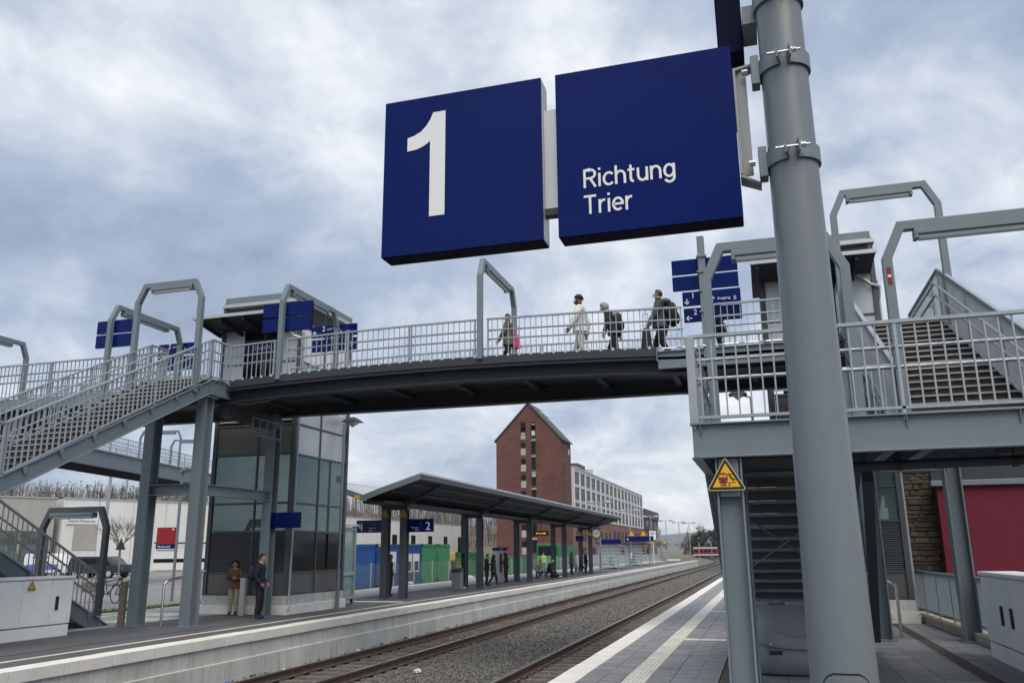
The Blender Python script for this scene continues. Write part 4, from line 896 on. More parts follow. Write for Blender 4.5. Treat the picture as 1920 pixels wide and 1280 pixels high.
# ================================================================ right side: wall, fence, kerb
RW = tag(MB().box(4.0, 12, 22.4, 22.75, -.05, 3.0).build('crimson_wall', 'crimson'), 'rough crimson rendered wall with grey coping above the picket railing', 'wall')
m = MB(); m.box(3.88, 12.1, 22.3, 22.85, 3.0, 3.13); m.build('coping', 'steel', RW, bevel=.01)
m = MB(); m.box(4.0, 12, 22.9, 23.3, 3.0, 4.2); tag(m.build('upper_wall', 'dsteel'), 'dark panelled wall rising behind the crimson wall', 'wall')
SW = thing('stone_wall', 'brown rubble stone wall between the lift tower and the crimson wall', 'wall', (3.6, 23.2, 0))
m = MB(); m.box(2.6, 4.9, 23.02, 23.5, -.05, 3.55); m.build('mortar_core', M('stone_mortar', (.062, .054, .043), .95, 0, .2, 8, .4, 40), SW)
stm = [M('rubble_stone_%d' % i, c, .9, 0, .25, 7, .5, 25, .35, (.04, .033, .025), (6, 6, 6), rnd=.2) for i, c in enumerate(((.075, .061, .045), (.10, .083, .06), (.055, .047, .038)))]
rg = random.Random(11); z = 0.0; shapes = []
for k in range(6):
    b = MB(); jit = lambda: rg.uniform(-.06, .06)
    b.add([(-.5+jit(), 0, -.5+jit()), (.5+jit(), 0, -.5+jit()), (.5+jit(), 0, .5+jit()), (-.5+jit(), 0, .5+jit()), (-.42+jit(), -1, -.36+jit()), (.42+jit(), -1, -.36+jit()), (.42+jit(), -1, .36+jit()), (-.42+jit(), -1, .36+jit())],
          [(0, 1, 5, 4), (1, 2, 6, 5), (2, 3, 7, 6), (3, 0, 4, 7), (4, 5, 6, 7)])
    shapes.append(setmat(b.mesh('stone'), stm[k % 3]))
while z < 3.5:
    h = rg.choice((.075, .10, .12, .15)); x = 2.95+rg.uniform(-.1, .05)
    while x < 4.12:
        w = rg.uniform(.14, .42); inst('stone', rg.choice(shapes), SW, (x+w/2, 23.021, z+h/2), None, (w*.95, rg.uniform(.02, .05), h*.9)); x += w
    z += h
m = MB(); m.box(2.95, 4.2, 22.98, 23.5, 3.5, 3.62); m.build('cap_stones', 'dsteel', SW)
FR = thing('picket_railing', 'grey railing of closely set vertical bars on the mossy kerb', 'railing', (3.3, 18.5, .3), None)
def fx(y): return 3.05+.28*(22.0-y)/6.5
m = MB(); m.bar((fx(22)+.12, 22, 1.06), (fx(14.6)+.12, 14.6, 1.06), .06, .04); m.bar((fx(22)+.12, 22, .27), (fx(14.6)+.12, 14.6, .27), .05, .03)
for i in range(7): y = 21.9-i*1.15; m.box(fx(y)+.1, fx(y)+.14, y-.02, y+.02, .17, 1.05)
m.build('rail_frame', 'rail_blue', FR)
b = MB(); b.box(-.012, .012, -.014, .014, .27, 1.05); PBM = setmat(b.mesh('picket'), 'rail_blue')
for i in range(92): y = 21.95-i*.08; inst('picket', PBM, FR, (fx(y)+.12, y, 0))
kb = MB(); kb.prism([(fx(22)-.02, 22, 0), (fx(14.6)-.02, 14.6, 0), (fx(14.6)+.3, 14.6, 0), (fx(22)+.3, 22, 0)], (0, 0, .16)); tag(kb.build('mossy_kerb', 'moss', bevel=.015), 'pale concrete kerb stained with green moss below the picket railing', 'kerb')
hr = thing('lift_handrail', 'bent stainless handrail at the lift entrance beside the steel column', 'handrail', (2.2, 17.2, 0))
m = MB(); m.tube([(2.19, 17.2, 0), (2.19, 17.2, .9), (2.13, 17.35, .96), (1.6, 19.5, 1.2)], .03, 10); m.tube([(1.75, 18.6, 0), (1.75, 18.6, 1.1)], .025, 8); m.build('tube', 'inox', hr, smooth=True)
hr = thing('platform_handrail', 'bent stainless handrail between the two island columns', 'handrail', (-13.2, 16.8, 0))
m = MB(); m.tube([(-13.27, 16.75, 0), (-13.27, 16.75, .93), (-13.24, 16.85, 1.0), (-13.05, 17.9, 1.18)], .03, 10); m.tube([(-13.08, 17.8, 0), (-13.08, 17.8, 1.16)], .022, 8); m.build('tube', 'inox', hr, smooth=True)
m = MB(); m.box(-14.30, -14.18, 16.55, 16.67, 0, .98); tag(m.build('bollard', 'wood', bevel=.01), 'weathered square bollard at the foot of the island staircase', 'bollard')
m = MB(); m.box(-13.42, -13.28, 19.92, 20.04, 0, .95); tag(m.build('bollard', 'alu', bevel=.01), 'pale metal bollard beside the woman in the brown jacket', 'bollard')
# lanterns
def lantern(x, y, h, dx, label, dy=0):
    t = thing('lantern', label, 'lamp', (x, y, 0), 'pyramid shade lanterns')
    m = MB(); m.tube([(x, y, 0), (x, y, 1.1)], .06, 12); m.tube([(x, y, 1.1), (x, y, h)], .04, 12); m.tube([(x, y, h-.02), (x+dx*.3, y+dy*.3, h+.06)], .025, 8); m.build('mast', 'steel', t, smooth=True)
    c = Vector((x+dx*.42, y+dy*.42, h+.08)); s = .27
    m = MB(); q = [(c.x-s, c.y-s, c.z), (c.x+s, c.y-s, c.z), (c.x+s, c.y+s, c.z), (c.x-s, c.y+s, c.z)]; tq = [(c.x-.1, c.y-.1, c.z+.14), (c.x+.1, c.y-.1, c.z+.14), (c.x+.1, c.y+.1, c.z+.14), (c.x-.1, c.y+.1, c.z+.14)]
    m.add(q+tq, [(0, 1, 5, 4), (1, 2, 6, 5), (2, 3, 7, 6), (3, 0, 4, 7), (4, 5, 6, 7), (3, 2, 1, 0)]); m.build('shade', 'dsteel', t)
    m = MB(); m.add([(c.x-.17, c.y-.17, c.z-.003), (c.x+.17, c.y-.17, c.z-.003), (c.x+.17, c.y+.17, c.z-.003), (c.x-.17, c.y+.17, c.z-.003), (c.x, c.y, c.z-.17)], [(0, 1, 4), (1, 2, 4), (2, 3, 4), (3, 0, 4)]); m.build('diffuser', 'lamp', t)
lantern(-12.18, 23.0, 5.42, .35, 'lantern with pyramid shade on tall mast by the island lift', .6)
lantern(-.13, 26.0, 6.05, -.9, 'lantern with pyramid shade seen below the footbridge beyond the near half landing')
# ================================================================ island canopy
CY = [28.1+8.35*i for i in range(5)]; DY = 46.0
cn = thing('platform_canopy', 'long grey V-roofed platform canopy on paired steel columns', 'canopy', (-12.95, 46, 0))
YC0, YC1 = 26.0, 66.6
m = MB(); P = [(-10.85, 4.10), (-12.3, 3.66), (-12.95, 3.44), (-13.6, 3.66), (-15.05, 4.10)]; Pb = [(-15.05, 3.98), (-13.6, 3.54), (-12.95, 3.33), (-12.3, 3.54), (-10.85, 3.98)]
m.prism([(x, YC0, z) for x, z in P+Pb], (0, YC1-YC0, 0)); m.build('roof', 'dsteel', cn)
for xe, sg in ((-10.85, 1), (-15.05, -1)):
    m = MB(); m.box(min(xe, xe+sg*.05), max(xe, xe+sg*.05), YC0-.05, YC1+.05, 4.07, 4.15); m.build('eaves_gutter', 'alu', cn, bevel=.01); m = MB(); m.box(min(xe, xe+sg*.03), max(xe, xe+sg*.03), YC0-.05, YC1+.05, 3.92, 4.068); m.build('eaves_board', 'msteel', cn)
for yy in (YC0, YC1):
    for (a, b) in ((0, 1), (1, 2), (2, 3), (3, 4)):
        m = MB(); p, q = P[a], P[b]; m.prism([(p[0], yy-.05, p[1]+.03), (q[0], yy-.05, q[1]+.03), (q[0], yy-.05, q[1]-.17), (p[0], yy-.05, p[1]-.17)], (0, .045, 0)); m.build('verge_board', 'steel', cn)
m = MB()
for a, b in ((0, 1), (1, 2), (2, 3), (3, 4)):
    p, q = P[a], P[b]; m.prism([(p[0], YC0, p[1]+.004), (q[0], YC0, q[1]+.004), (q[0], YC0, q[1]+.02), (p[0], YC0, p[1]+.02)], (0, YC1-YC0, 0))
m.build('roof_sheet', 'alu', cn)
for x, z in ((-11.3, 3.84), (-12.0, 3.63), (-13.9, 3.63), (-14.6, 3.84)):
    m = MB(); m.box(x-.04, x+.04, YC0+.1, YC1-.1, z-.09, z-.005); m.build('purlin', 'dsteel', cn)
for i, y in enumerate(CY):
    for x in (-13.06, -12.34):
        m = MB(); hcol(m, x, y, 0, 3.05, .26, .26, .022, 'y'); m.box(x-.18, x+.18, y-.18, y+.18, 0, .015); m.build('column', 'msteel', cn, bevel=.003)
    m = MB(); m.box(-13.2, -12.2, y-.09, y+.09, 3.05, 3.32); m.build('cross_beam', 'dsteel', cn)
    m = MB()
    for sg in (-1, 1):
        xc = -12.7+sg*.2; xe = -12.95+sg*2.0; m.prism([(xc, y-.05, 3.28), (xc, y-.05, 3.05), (xe, y-.05, 3.86), (xe, y-.05, 3.93)], (0, .1, 0))
    m.build('rafter', 'dsteel', cn)
m = MB(); m.box(-13.1, -12.3, 26.3, 66.3, 3.2, 3.3); m.build('spine_beam', 'dsteel', cn)
m = MB(); m.box(-13.26, -13.05, YC0-.075, YC0-.052, 3.34, 3.46); m.build('yellow_plate', 'yellow', cn)
# signs on the canopy
for (x, lab, nn, tx) in ((-13.06, 'dark orange warning triangle on the rear column of the first canopy pair', 4, 0), (-12.34, 'dark orange warning triangle on the first canopy column on the track side', 2, 0)):
    warning(x, CY[0]-.15, 2.78, .36, lab, detail=True)
t = thing('track_sign', 'dark blue sign with numeral 4 reaching from the canopy column towards the containers', 'sign', (-13.8, CY[0], 2.27))
m = MB(); m.box(-14.2, -13.78, CY[0]-.06, CY[0]+.02, 2.27, 2.71); m.box(-13.76, -13.2, CY[0]-.06, CY[0]+.02, 2.27, 2.71); m.build('panel', 'blue', t)
text('4', .40, (-14.13, CY[0]-.063, 2.34), t); text('Richtung', .075, (-13.70, CY[0]-.063, 2.40), t); text('Köln', .075, (-13.70, CY[0]-.063, 2.31), t)
t = thing('track_sign', 'dark blue sign with numeral 2 reaching from the canopy column towards the tracks', 'sign', (-11.7, CY[0], 2.27))
m = MB(); m.box(-12.2, -11.72, CY[0]-.06, CY[0]+.02, 2.27, 2.72); m.box(-11.70, -11.22, CY[0]-.06, CY[0]+.02, 2.27, 2.72); m.build('panel', 'blue', t)
text('2', .40, (-11.52, CY[0]-.063, 2.34), t); text('Richtung', .075, (-12.05, CY[0]-.063, 2.40), t); text('Köln', .075, (-11.92, CY[0]-.063, 2.31), t)
t = thing('train_display', 'black hanging train display with amber lettering under the canopy', 'display', (-11.97, DY, 2.42))
m = MB(); m.box(-12.4, -11.55, DY-.1, DY+.1, 2.42, 2.66); m.box(-12.0, -11.96, DY-.02, DY+.02, 2.66, 3.6); m.build('housing', 'dark', t, bevel=.01)
text('RE22 Köln Hbf', .1, (-12.25, DY-.103, 2.5), t, 'amber', sx=.85); text('12:04', .1, (-11.85, DY-.103, 2.5), t, 'amber', sx=.8)
panel(-12.25, -11.75, CY[3]+3, 2.2, 2.55, 'small dark blue board hung under the far end of the canopy')
for k, x in enumerate((-13.1, -12.3)): warning(x, CY[4]-.15, 2.6, .5, ('far orange warning triangle on the rear column of the last canopy pair', 'far orange warning triangle on the track side column by the clock')[k], detail=False)
# glass vitrine at the lift
t = thing('glass_screen', 'glass wind screen with metal frame beside the island lift', 'screen', (-12.6, 24.1, 0))
m = MB()
for y in (23.72, 24.64): m.box(-12.56, -12.48, y-.04, y+.04, .06, 2.38)
for z in (.25, .95, 2.3): m.box(-12.55, -12.49, 23.72, 24.64, z-.05, z+.05)
for x in (-12.56, -13.6): m.box(x-.04, x+.04, 24.6, 24.68, .0, 2.38)
for z in (.25, .95, 2.3): m.box(-13.6, -12.5, 24.61, 24.67, z-.05, z+.05)
m.build('frame', 'galv', t)
m = MB(); m.box(-12.525, -12.515, 23.76, 24.6, .3, 2.25); m.build('pane', 'glasst', t)
m = MB(); m.box(-13.56, -12.6, 24.635, 24.645, .3, 2.25); m.build('pane', 'glasst', t)
m = MB(); m.prism([(-13.7, 23.6, 2.42), (-12.42, 23.6, 2.36), (-12.42, 24.75, 2.40), (-13.7, 24.75, 2.46)], (0, 0, .05)); m.build('top', 'alu', t)
m = MB(); m.box(-13.5, -12.7, 23.9, 24.4, .3, 1.3); m.build('dark_poster_case', 'dark', t)
# waste bin, ticket machine, benches, clock
t = thing('waste_bin', 'tall grey waste bin beside the person with the yellow bag', 'bin', (-12.72, 34.9, 0))
m = MB(); m.prism([(-13.0, 34.65, 0), (-12.6, 34.65, 0), (-12.6, 35.05, 0), (-13.0, 35.05, 0)], (0, 0, .76)); m.build('body', 'bin', t, bevel=.03)
m = MB(); m.prism([(-13.02, 34.62, .76), (-13.02, 34.62, .86), (-13.02, 35.08, .92), (-13.02, 35.08, .76)], (.44, 0, 0)); m.build('lid', 'dsteel', t, bevel=.01)
m = MB(); m.box(-12.9, -12.7, 34.6, 34.63, .78, .84); m.build('slot', 'dark', t)
t = thing('ticket_machine', 'red and silver ticket machine with dark blue header on the island platform', 'ticket machine', (-13.5, 43.2, 0))
m = MB(); m.box(-14.0, -13.45, 43.6, 44.2, 0, 1.62); m.build('body', 'alu', t, bevel=.02)
m = MB(); m.box(-13.66, -13.5, 43.585, 43.598, .5, 1.5); m.build('red_stripe', 'red', t)
m = MB(); m.box(-14.05, -13.4, 43.56, 44.25, 1.625, 1.78); m.build('header', 'blue', t, bevel=.01)
m = MB(); m.box(-13.65, -13.51, 43.57, 43.584, .95, 1.12); m.build('screen', 'dark', t)
text('DB', .1, (-13.6, 43.557, 1.66), t)
def bench(y, lab):
    t = thing('platform_bench', lab, 'bench', (-13.0, y, 0), 'metal benches under the canopy')
    for i in range(3):
        yy = y+i*.62
        m = MB(); m.prism([(-13.25, yy, .42), (-12.8, yy, .38), (-12.76, yy, .41), (-13.22, yy, .45)], (0, .5, 0)); m.build('seat', 'galv', t)
        m = MB(); m.prism([(-13.25, yy, .45), (-13.42, yy, .85), (-13.39, yy, .86), (-13.21, yy, .46)], (0, .5, 0)); m.build('backrest', 'galv', t)
    m = MB(); m.box(-13.1, -13.0, y, y+1.8, .3, .38); m.build('beam', 'dsteel', t)
    for yy in (y+.25, y+1.5):
        m = MB(); m.prism([(-13.25, yy, 0), (-12.85, yy, 0), (-12.98, yy, .3), (-13.12, yy, .3)], (0, .06, 0)); m.build('leg', 'galv', t)
bench(49.6, 'metal bench with the person in dark jacket leaning forward'); bench(59.4, 'metal bench between the last canopy columns')
t = thing('station_clock', 'round station clock on slim mast beyond the canopy', 'clock', (-12.95, 68, 0))
m = MB(); m.tube([(-12.85, 68, 0), (-12.85, 68, 3.0)], .05, 10); m.box(-13.1, -12.8, 67.97, 68.03, 2.85, 2.95); m.build('mast', 'steel', t)
m = MB(); m.disc((-13.1, 67.9, 2.9), (0, 1, 0), .40, .16, 28); m.build('case', 'dark', t, smooth=True)
m = MB(); m.disc((-13.1, 67.885, 2.9), (0, 1, 0), .33, .012, 28); m.build('dial', 'greywall', t)
m = MB(); m.bar((-13.1, 67.875, 2.9), (-12.97, 67.875, 3.08), .004, .05); m.bar((-13.1, 67.875, 2.9), (-13.38, 67.875, 2.94), .004, .03)
for i in range(12): a = i*math.pi/6; m.bar((-13.1+.29*math.cos(a), 67.875, 2.9+.29*math.sin(a)), (-13.1+.34*math.cos(a), 67.875, 2.9+.34*math.sin(a)), .004, .03)
m.build('hands', 'dark', t)
panel(-13.6, -11.9, 72.5, 2.1, 2.5, 'blank dark blue board between the clock and the glass shelters')
panel(-14.0, -11.1, 88, 2.45, 2.95, 'far dark blue sign with numerals 4 and 2 above the glass shelters', [('t', '4', .15, .1, .42), ('t', '2', 2.45, .1, .42)])
for k, x in enumerate((-13.3, -12.1)): warning(x, 87.9, 2.98, .75, ('orange warning triangle above the left end of the far 4 and 2 sign', 'orange warning triangle on the track side above the far blue sign')[k], detail=False)
t = thing('number_board', 'white board with black numerals 44 over 2 beyond the shelters', 'sign', (-12.65, 100, 2.7))
m = MB(); m.box(-13.05, -12.3, 100, 100.05, 2.75, 3.75); m.box(-12.7, -12.64, 100.05, 100.1, 0, 3.7); m.build('board', 'white', t); text('44', .5, (-12.97, 99.995, 3.3), t, 'dark'); text('2', .6, (-12.85, 99.995, 2.8), t, 'dark')
# shelters
def shelter(y, L, lab):
    t = thing('waiting_shelter', lab, 'shelter', (-13.3, y, 0), 'glass waiting shelters at the far end')
    x0, x1 = -14.3, -12.6; fr = MB()
    for x in (x0, x1):
        for yy in (y, y+L): fr.box(x-.05, x+.05, yy-.05, yy+.05, 0, 2.15)
    fr.build('frame', 'galv', t)
    for i in range(7):
        z = .18+i*.3
        m = MB(); m.box(x0, x1, y-.03, y+.03, z-.04, z+.04); m.box(x1-.03, x1+.03, y, y+L*.45, z-.04, z+.04); m.build('glazing_bar', 'alu', t)
        m = MB(); m.box(x0+.05, x1-.05, y-.008, y+.008, z+.04, z+.26); m.build('pane', 'glasst', t)
    m = MB(); m.box(x0-.25, x1+.35, y-.3, y+L+.3, 2.18, 2.3); m.build('roof', 'dsteel', t)
    m = MB(); m.box(x0+.1, x0+.5, y+.3, y+L-.3, .4, .46); m.build('seat', 'dsteel', t)
shelter(75.0, 6.5, 'nearer glass waiting shelter with horizontal glazing bars'); shelter(89.5, 6.5, 'farther glass waiting shelter beside the white number board')
def twinlamp(y, lab, x=-13.6, h=5.65):
    t = thing('twin_lamp', lab, 'lamp', (x, y, 0), 'twin lamp masts along the island platform')
    m = MB(); m.tube([(x, y, 0), (x, y, 1.2)], .075, 10); m.tube([(x, y, 1.2), (x, y, h)], .055, 10); m.tube([(x-.5, y, h), (x+.5, y, h)], .03, 8); m.build('mast', 'galv', t)
    for s_ in (-1, 1):
        m = MB(); m.tube([(x+s_*.72, y, h-.12), (x+s_*.72, y, h-.02), (x+s_*.72, y, h+.12)], [.40, .40, .08], 14); m.build('lamp_head', 'galv', t)
for y, l in ((72.2, 'first twin lamp mast just past the canopy end'), (89, 'second twin lamp mast in front of the white facade'), (106, 'third twin lamp mast before the dark end block'), (122.5, 'fourth twin lamp mast, first against the open sky'), (131, 'fifth twin lamp mast against the open sky'), (134.5, 'sixth twin lamp mast nearest the church spire')): twinlamp(y, l, -13.6 if y < 131 else (-12.6 if y < 133 else -11.4))
for k, (x, y) in enumerate(((-15.2, 118), (-13.4, 118))): 
    w_ = warning(x, y, 2.4, .7, ('orange warning triangle on post west of the fourth twin lamp mast', 'orange warning triangle on post east of the fourth twin lamp mast')[k], detail=False)
    m = MB(); m.box(x-.03, x+.03, y+.015, y+.06, 0, 2.9); m.build('post', 'galv', w_)
# ================================================================ fence, containers
fn = thing('mesh_fence', 'pale green wire mesh fence on posts behind the island platform', 'fence', (-17.45, 55, -.1))
m = MB()
z = -.02
for zz in [.02+.13*i for i in range(9)]: m.box(-17.455, -17.445, 31, 84, zz, zz+.009)
yy = 31
while yy < 84: m.box(-17.453, -17.447, yy, yy+.008, .0, 1.06); yy += .1
o = m.build('mesh_wires', M('fence_green', (.25, .33, .31), .5), fn); o['kind'] = 'stuff'
b = MB(); b.box(-.03, .03, -.02, .02, 0, 1.22); PM = setmat(b.mesh('post'), M('fence_post', (.3, .36, .36), .5))
for i in range(22): inst('post', PM, fn, (-17.42, 31+i*2.5, -.1))
def container(y0, y1, h, mat, label, x1=-18.5, d=2.3, ribs=True, z0=-.06, name='shipping_container'):
    t = thing(name, label, 'container', (x1-d/2, (y0+y1)/2, z0), None); x0 = x1-d
    m = MB(); n = max(4, int((y1-y0)/.11)); prof = []
    for i in range(n+1):
        y = y0+.08+(y1-y0-.16)*i/n; prof.append((x1-(.012 if i % 4 in (0, 1) else .05), y))
    if not ribs: prof = [(x1-.02, y0+.06), (x1-.02, y1-.06)]
    m.prism([(x, y, z0+.12) for x, y in prof]+[(x0+.03, y1-.06, z0+.12), (x0+.03, y0+.06, z0+.12)], (0, 0, h-.26)); m.build('corrugated_wall' if ribs else 'wall', mat, t)
    if True:
        e = MB(); nx_ = 16
        e.box(x0+.05, x1-.06, y0+.03, y0+.06, z0+.12, z0+h-.14)
        for i in range(nx_): e.box(x0+.1+i*(d-.2)/nx_, x0+.16+i*(d-.2)/nx_, y0+.012, y0+.03, z0+.14, z0+h-.16)
        e.build('end_wall', mat, t)
    m = MB()
    for x in (x0, x1-.08):
        for y in (y0, y1-.08): m.box(x, x+.08, y, y+.08, z0, z0+h)
    m.box(x0, x1, y0, y1, z0+h-.14, z0+h-.01); m.box(x1-.07, x1, y0, y1, z0, z0+.12); m.box(x0, x1, y0, y0+.07, z0, z0+.12); m.build('frame', mat, t)
    return t
container(31.5, 38.6, 2.0, 'gblue', 'corrugated blue container behind the mesh fence')
t = container(38.9, 44.55, 2.06, 'gblue2', 'blue site cabin with white shuttered windows', ribs=False, name='site_cabin')
for (a, b, z0, z1) in ((39.6, 41.1, .58, 1.62), (42.35, 43.15, .55, 1.5), (43.35, 44.2, .55, 1.5)):
    m = MB(); m.box(-18.515, -18.48, a, b, z0, z1); w = m.build('window', 'white', t); m = MB(); m.box(-18.478, -18.474, a+.12, b-.12, z0+.08, z0+(.16 if a < 40 else .55)); m.build('pane', 'glass', w)
m = MB(); m.box(-18.505, -18.492, 38.95, 40.0, 1.86, 1.97); m.build('name_plate', 'gyel', t)
m = MB(); m.box(-18.5, -18.49, 33.4, 36.4, 1.8, 1.92); tag(m.build('name_plate', 'gyel'), 'yellow name strip along the top of the corrugated blue container', 'plate')
container(44.65, 46.75, 2.1, 'ggreen', 'bright green corrugated container beside the blue site cabin'); container(47.1, 49.0, 2.1, 'ggreen', 'second bright green container beside the yellow machine')
m = MB(); m.box(-20.5, -18.75, 46.76, 47.09, 0, 2.0); tag(m.build('recess_shade_block', 'gdark'), 'dark green panel standing in for the shaded gap between the two bright green containers', 'panel')  # added block between containers; the recess shade is put into its colour
t = thing('yellow_machine', 'yellow machine hood with black opening beside the green skips', 'machine', (-18.8, 49.5, -.1))
m = MB(); m.prism([(-19.2, 49.1, 1.05), (-18.5, 49.1, 1.05), (-18.5, 50.0, 1.05), (-19.2, 50.0, 1.05)], (.0, 0, .5)); m.box(-18.62, -18.5, 49.1, 49.25, .4, 1.05); m.build('hood', 'gyel', t, bevel=.05); m = MB(); m.box(-19.2, -18.65, 49.2, 49.9, -.1, 1.05); m.build('base', 'dark', t)
for i, (a, b, h) in enumerate(((50.2, 55.5, 1.62), (57.5, 62.5, 1.3), (64, 69.5, 1.25), (71, 77, 1.2))):
    container(a, b, h, 'gdark' if i % 2 == 0 else 'ggreen', ('dark green skip behind the waste bin', 'green skip behind the ticket machine', 'green skip behind the leaning bench sitter', 'last green skip towards the green lorry')[i], ribs=True, name='waste_skip')
for k, (x, y, r_) in enumerate(((-18.0, 41.9, .22), (-18.1, 51.6, .3), (-18.0, 66, .3))):
    m = MB(); m.ball((x, y, -.02), (r_, r_, r_*.55), 9, 6)
    for i, v in enumerate(m.v): m.v[i] = (v[0]+random.uniform(-.04, .04), v[1]+random.uniform(-.04, .04), v[2]+random.uniform(-.03, .03))
    tag(m.build('debris_sack', 'paper'), ('small white sack at the blue cabin fence', 'white sack behind the mesh fence by the dark green skip', 'pale sack near the far skips')[k], 'sack')
# ================================================================ brick tower and white office
TX0, TX1, TY0, TY1 = -47.5, -35.0, 150, 158.0
bt = thing('brick_tower', 'tall red brick gabled tower with two strips of windows', 'building', (-41.2, 154, -1))
m = MB(); xm = -41.2; m.prism([(TX0, TY0, -1), (TX1, TY0, -1), (TX1, TY0, 21.7), (xm, TY0, 28.4), (TX0, TY0, 21.8)], (0, TY1-TY0, 0)); m.build('wall', 'brick', bt)
for (xa, za, xb, zb) in ((TX0-.35, 21.5, xm, 28.55), (TX1+.35, 21.4, xm, 28.55)):
    m = MB(); m.prism([(xa, TY0-.25, za), (xb, TY0-.25, zb), (xb, TY0-.25, zb+.3), (xa, TY0-.25, za+.3)], (0, TY1-TY0+.5, 0)); m.build('roof', 'slate', bt)
def win(parent, a, b, z0, z1, plane, pos, mull=True, fm='dark', gm_='glass'):
    m = MB(); e = .04
    def bx(a, b, z0, z1, d0, d1):
        if plane == 'y': m.box(a, b, pos-d1, pos-d0, z0, z1)
        else: m.box(pos+d0, pos+d1, a, b, z0, z1)
    f = .10
    bx(a, a+f, z0, z1, 0, .07); bx(b-f, b, z0, z1, 0, .07); bx(a+f, b-f, z0, z0+f, 0, .07); bx(a+f, b-f, z1-f, z1, 0, .07)
    if mull: bx(a+f, b-f, z0+(z1-z0)*.3, z0+(z1-z0)*.3+.08, 0, .06)
    w = m.build('window', fm, parent); m = MB(); bx(a+f, b-f, z0+f, z1-f, .004, .03); m.build('pane', gm_, w)
    return w
for r in range(8):
    z = 1.0+r*2.98
    if z < 22.5:
        win(bt, -42.7, -41.75, z+1.3, z+2.4, 'y', TY0, False)
        m = MB(); m.box(-42.7, -41.75, TY0-.05, TY0+.0, z+.05, z+1.28); m.build('infill_panel', 'greywall', bt)
        win(bt, -40.7, -39.8, z+.3, z+2.6, 'y', TY0)
        m = MB(); m.box(-40.7, -39.8, TY0-.05, TY0, z+2.65, z+2.9); m.build('infill_panel', 'greywall', bt)
win(bt, -42.7, -41.75, 22.6, 25.1, 'y', TY0); win(bt, -40.7, -39.8, 22.4, 25.1, 'y', TY0)
m = MB(); m.box(-40.6, -39.9, TY0-.035, TY0-.031, 22.55, 23.4); m.build('lit_blind', 'white', bt); m = MB(); m.box(-40.6, -39.9, TY0-.035, TY0-.031, 14.9, 15.7); m.build('lit_blind', 'mint', bt)
for r in range(6): win(bt, 151.5, 152.6, 1.6+r*3.0+2, 3.2+r*3.0+2, 'x', TX1, False)
m = MB(); m.box(TX1, TX1+.05, 156, 156.6, 19.4, 20.3); m.build('vent', 'white', bt)
m = MB(); m.tube([(-39.3, 152, 26.2), (-39.3, 152, 27.6)], .18, 8); m.tube([(-38.7, 155, 25.6), (-38.7, 155, 26.7)], .15, 8); m.build('roof_vent', 'galv', bt)
of = thing('office_building', 'long white office block with rows of tall windows above brick ground floors', 'building', (-42, 205, -1))
m = MB(); m.box(-48, TX1+.3, 158.05, 252, 7.7, 17.15); m.build('white_wall', 'white_wall', of)
m = MB(); m.box(-48, TX1+.15, 158.05, 286, -1, 7.695); m.build('brick_wall', 'brick2', of)
m = MB(); m.box(-48.2, TX1+.6, 158.1, 252.2, 17.152, 17.4); m.build('roof_edge', 'alu', of)
NB = 17; bw = (252-158.4)/NB
for i in range(NB+1):
    y = 158.4+i*bw; m = MB(); m.box(TX1+.3, TX1+.5, y-.4, y+.4, 7.7, 17.14); m.build('pilaster', 'white_wall', of)
for r in range(3):
    z0 = 8.2+r*3.0
    m = MB(); m.box(TX1+.302, TX1+.42, 158.9, 251.5, z0+2.35, z0+2.95); m.build('spandrel', 'alu', of)
    for i in range(NB):
        y = 158.4+i*bw; win(of, y+.75, y+bw-.75, z0-.1, z0+2.3, 'x', TX1+.3)
for i in range(21):
    y = 160+i*5.9
    if r >= 0: win(of, y+1, y+4.0 if i % 3 else y+3.2, 3.6, 6.2 if i > 6 else 5.6, 'x', TX1+.15)
for i in range(12): win(of, 165+i*9.5, 169+i*9.5, -.2, 2.2, 'x', TX1+.15)
m = MB(); m.box(-44, -38, 178, 186, 17.4, 20.0); m.build('plant_room', 'slate', of); m = MB(); m.box(-42, -38.5, 160, 170, 17.4, 18.8); m.build('roof_unit', 'alu', of); m = MB(); m.tube([(-38, 190, 17.4), (-38, 190, 19.6)], 1.0, 14); m.build('roof_duct', 'alu', of)
eb = thing('end_block', 'dark grey topped brick end block beyond the white office', 'building', (-42, 275, -1))
m = MB(); m.box(-48, TX1+.6, 254, 287, 7.7, 11.0); m.build('wall', 'brick', eb); m = MB(); m.box(-48, TX1+.9, 253.8, 287.4, 11.0, 13.6); m.build('attic', 'slate', eb)
for i in range(3): win(eb, 256+i*10, 263+i*10, 8.3, 10.4, 'x', TX1+.6)
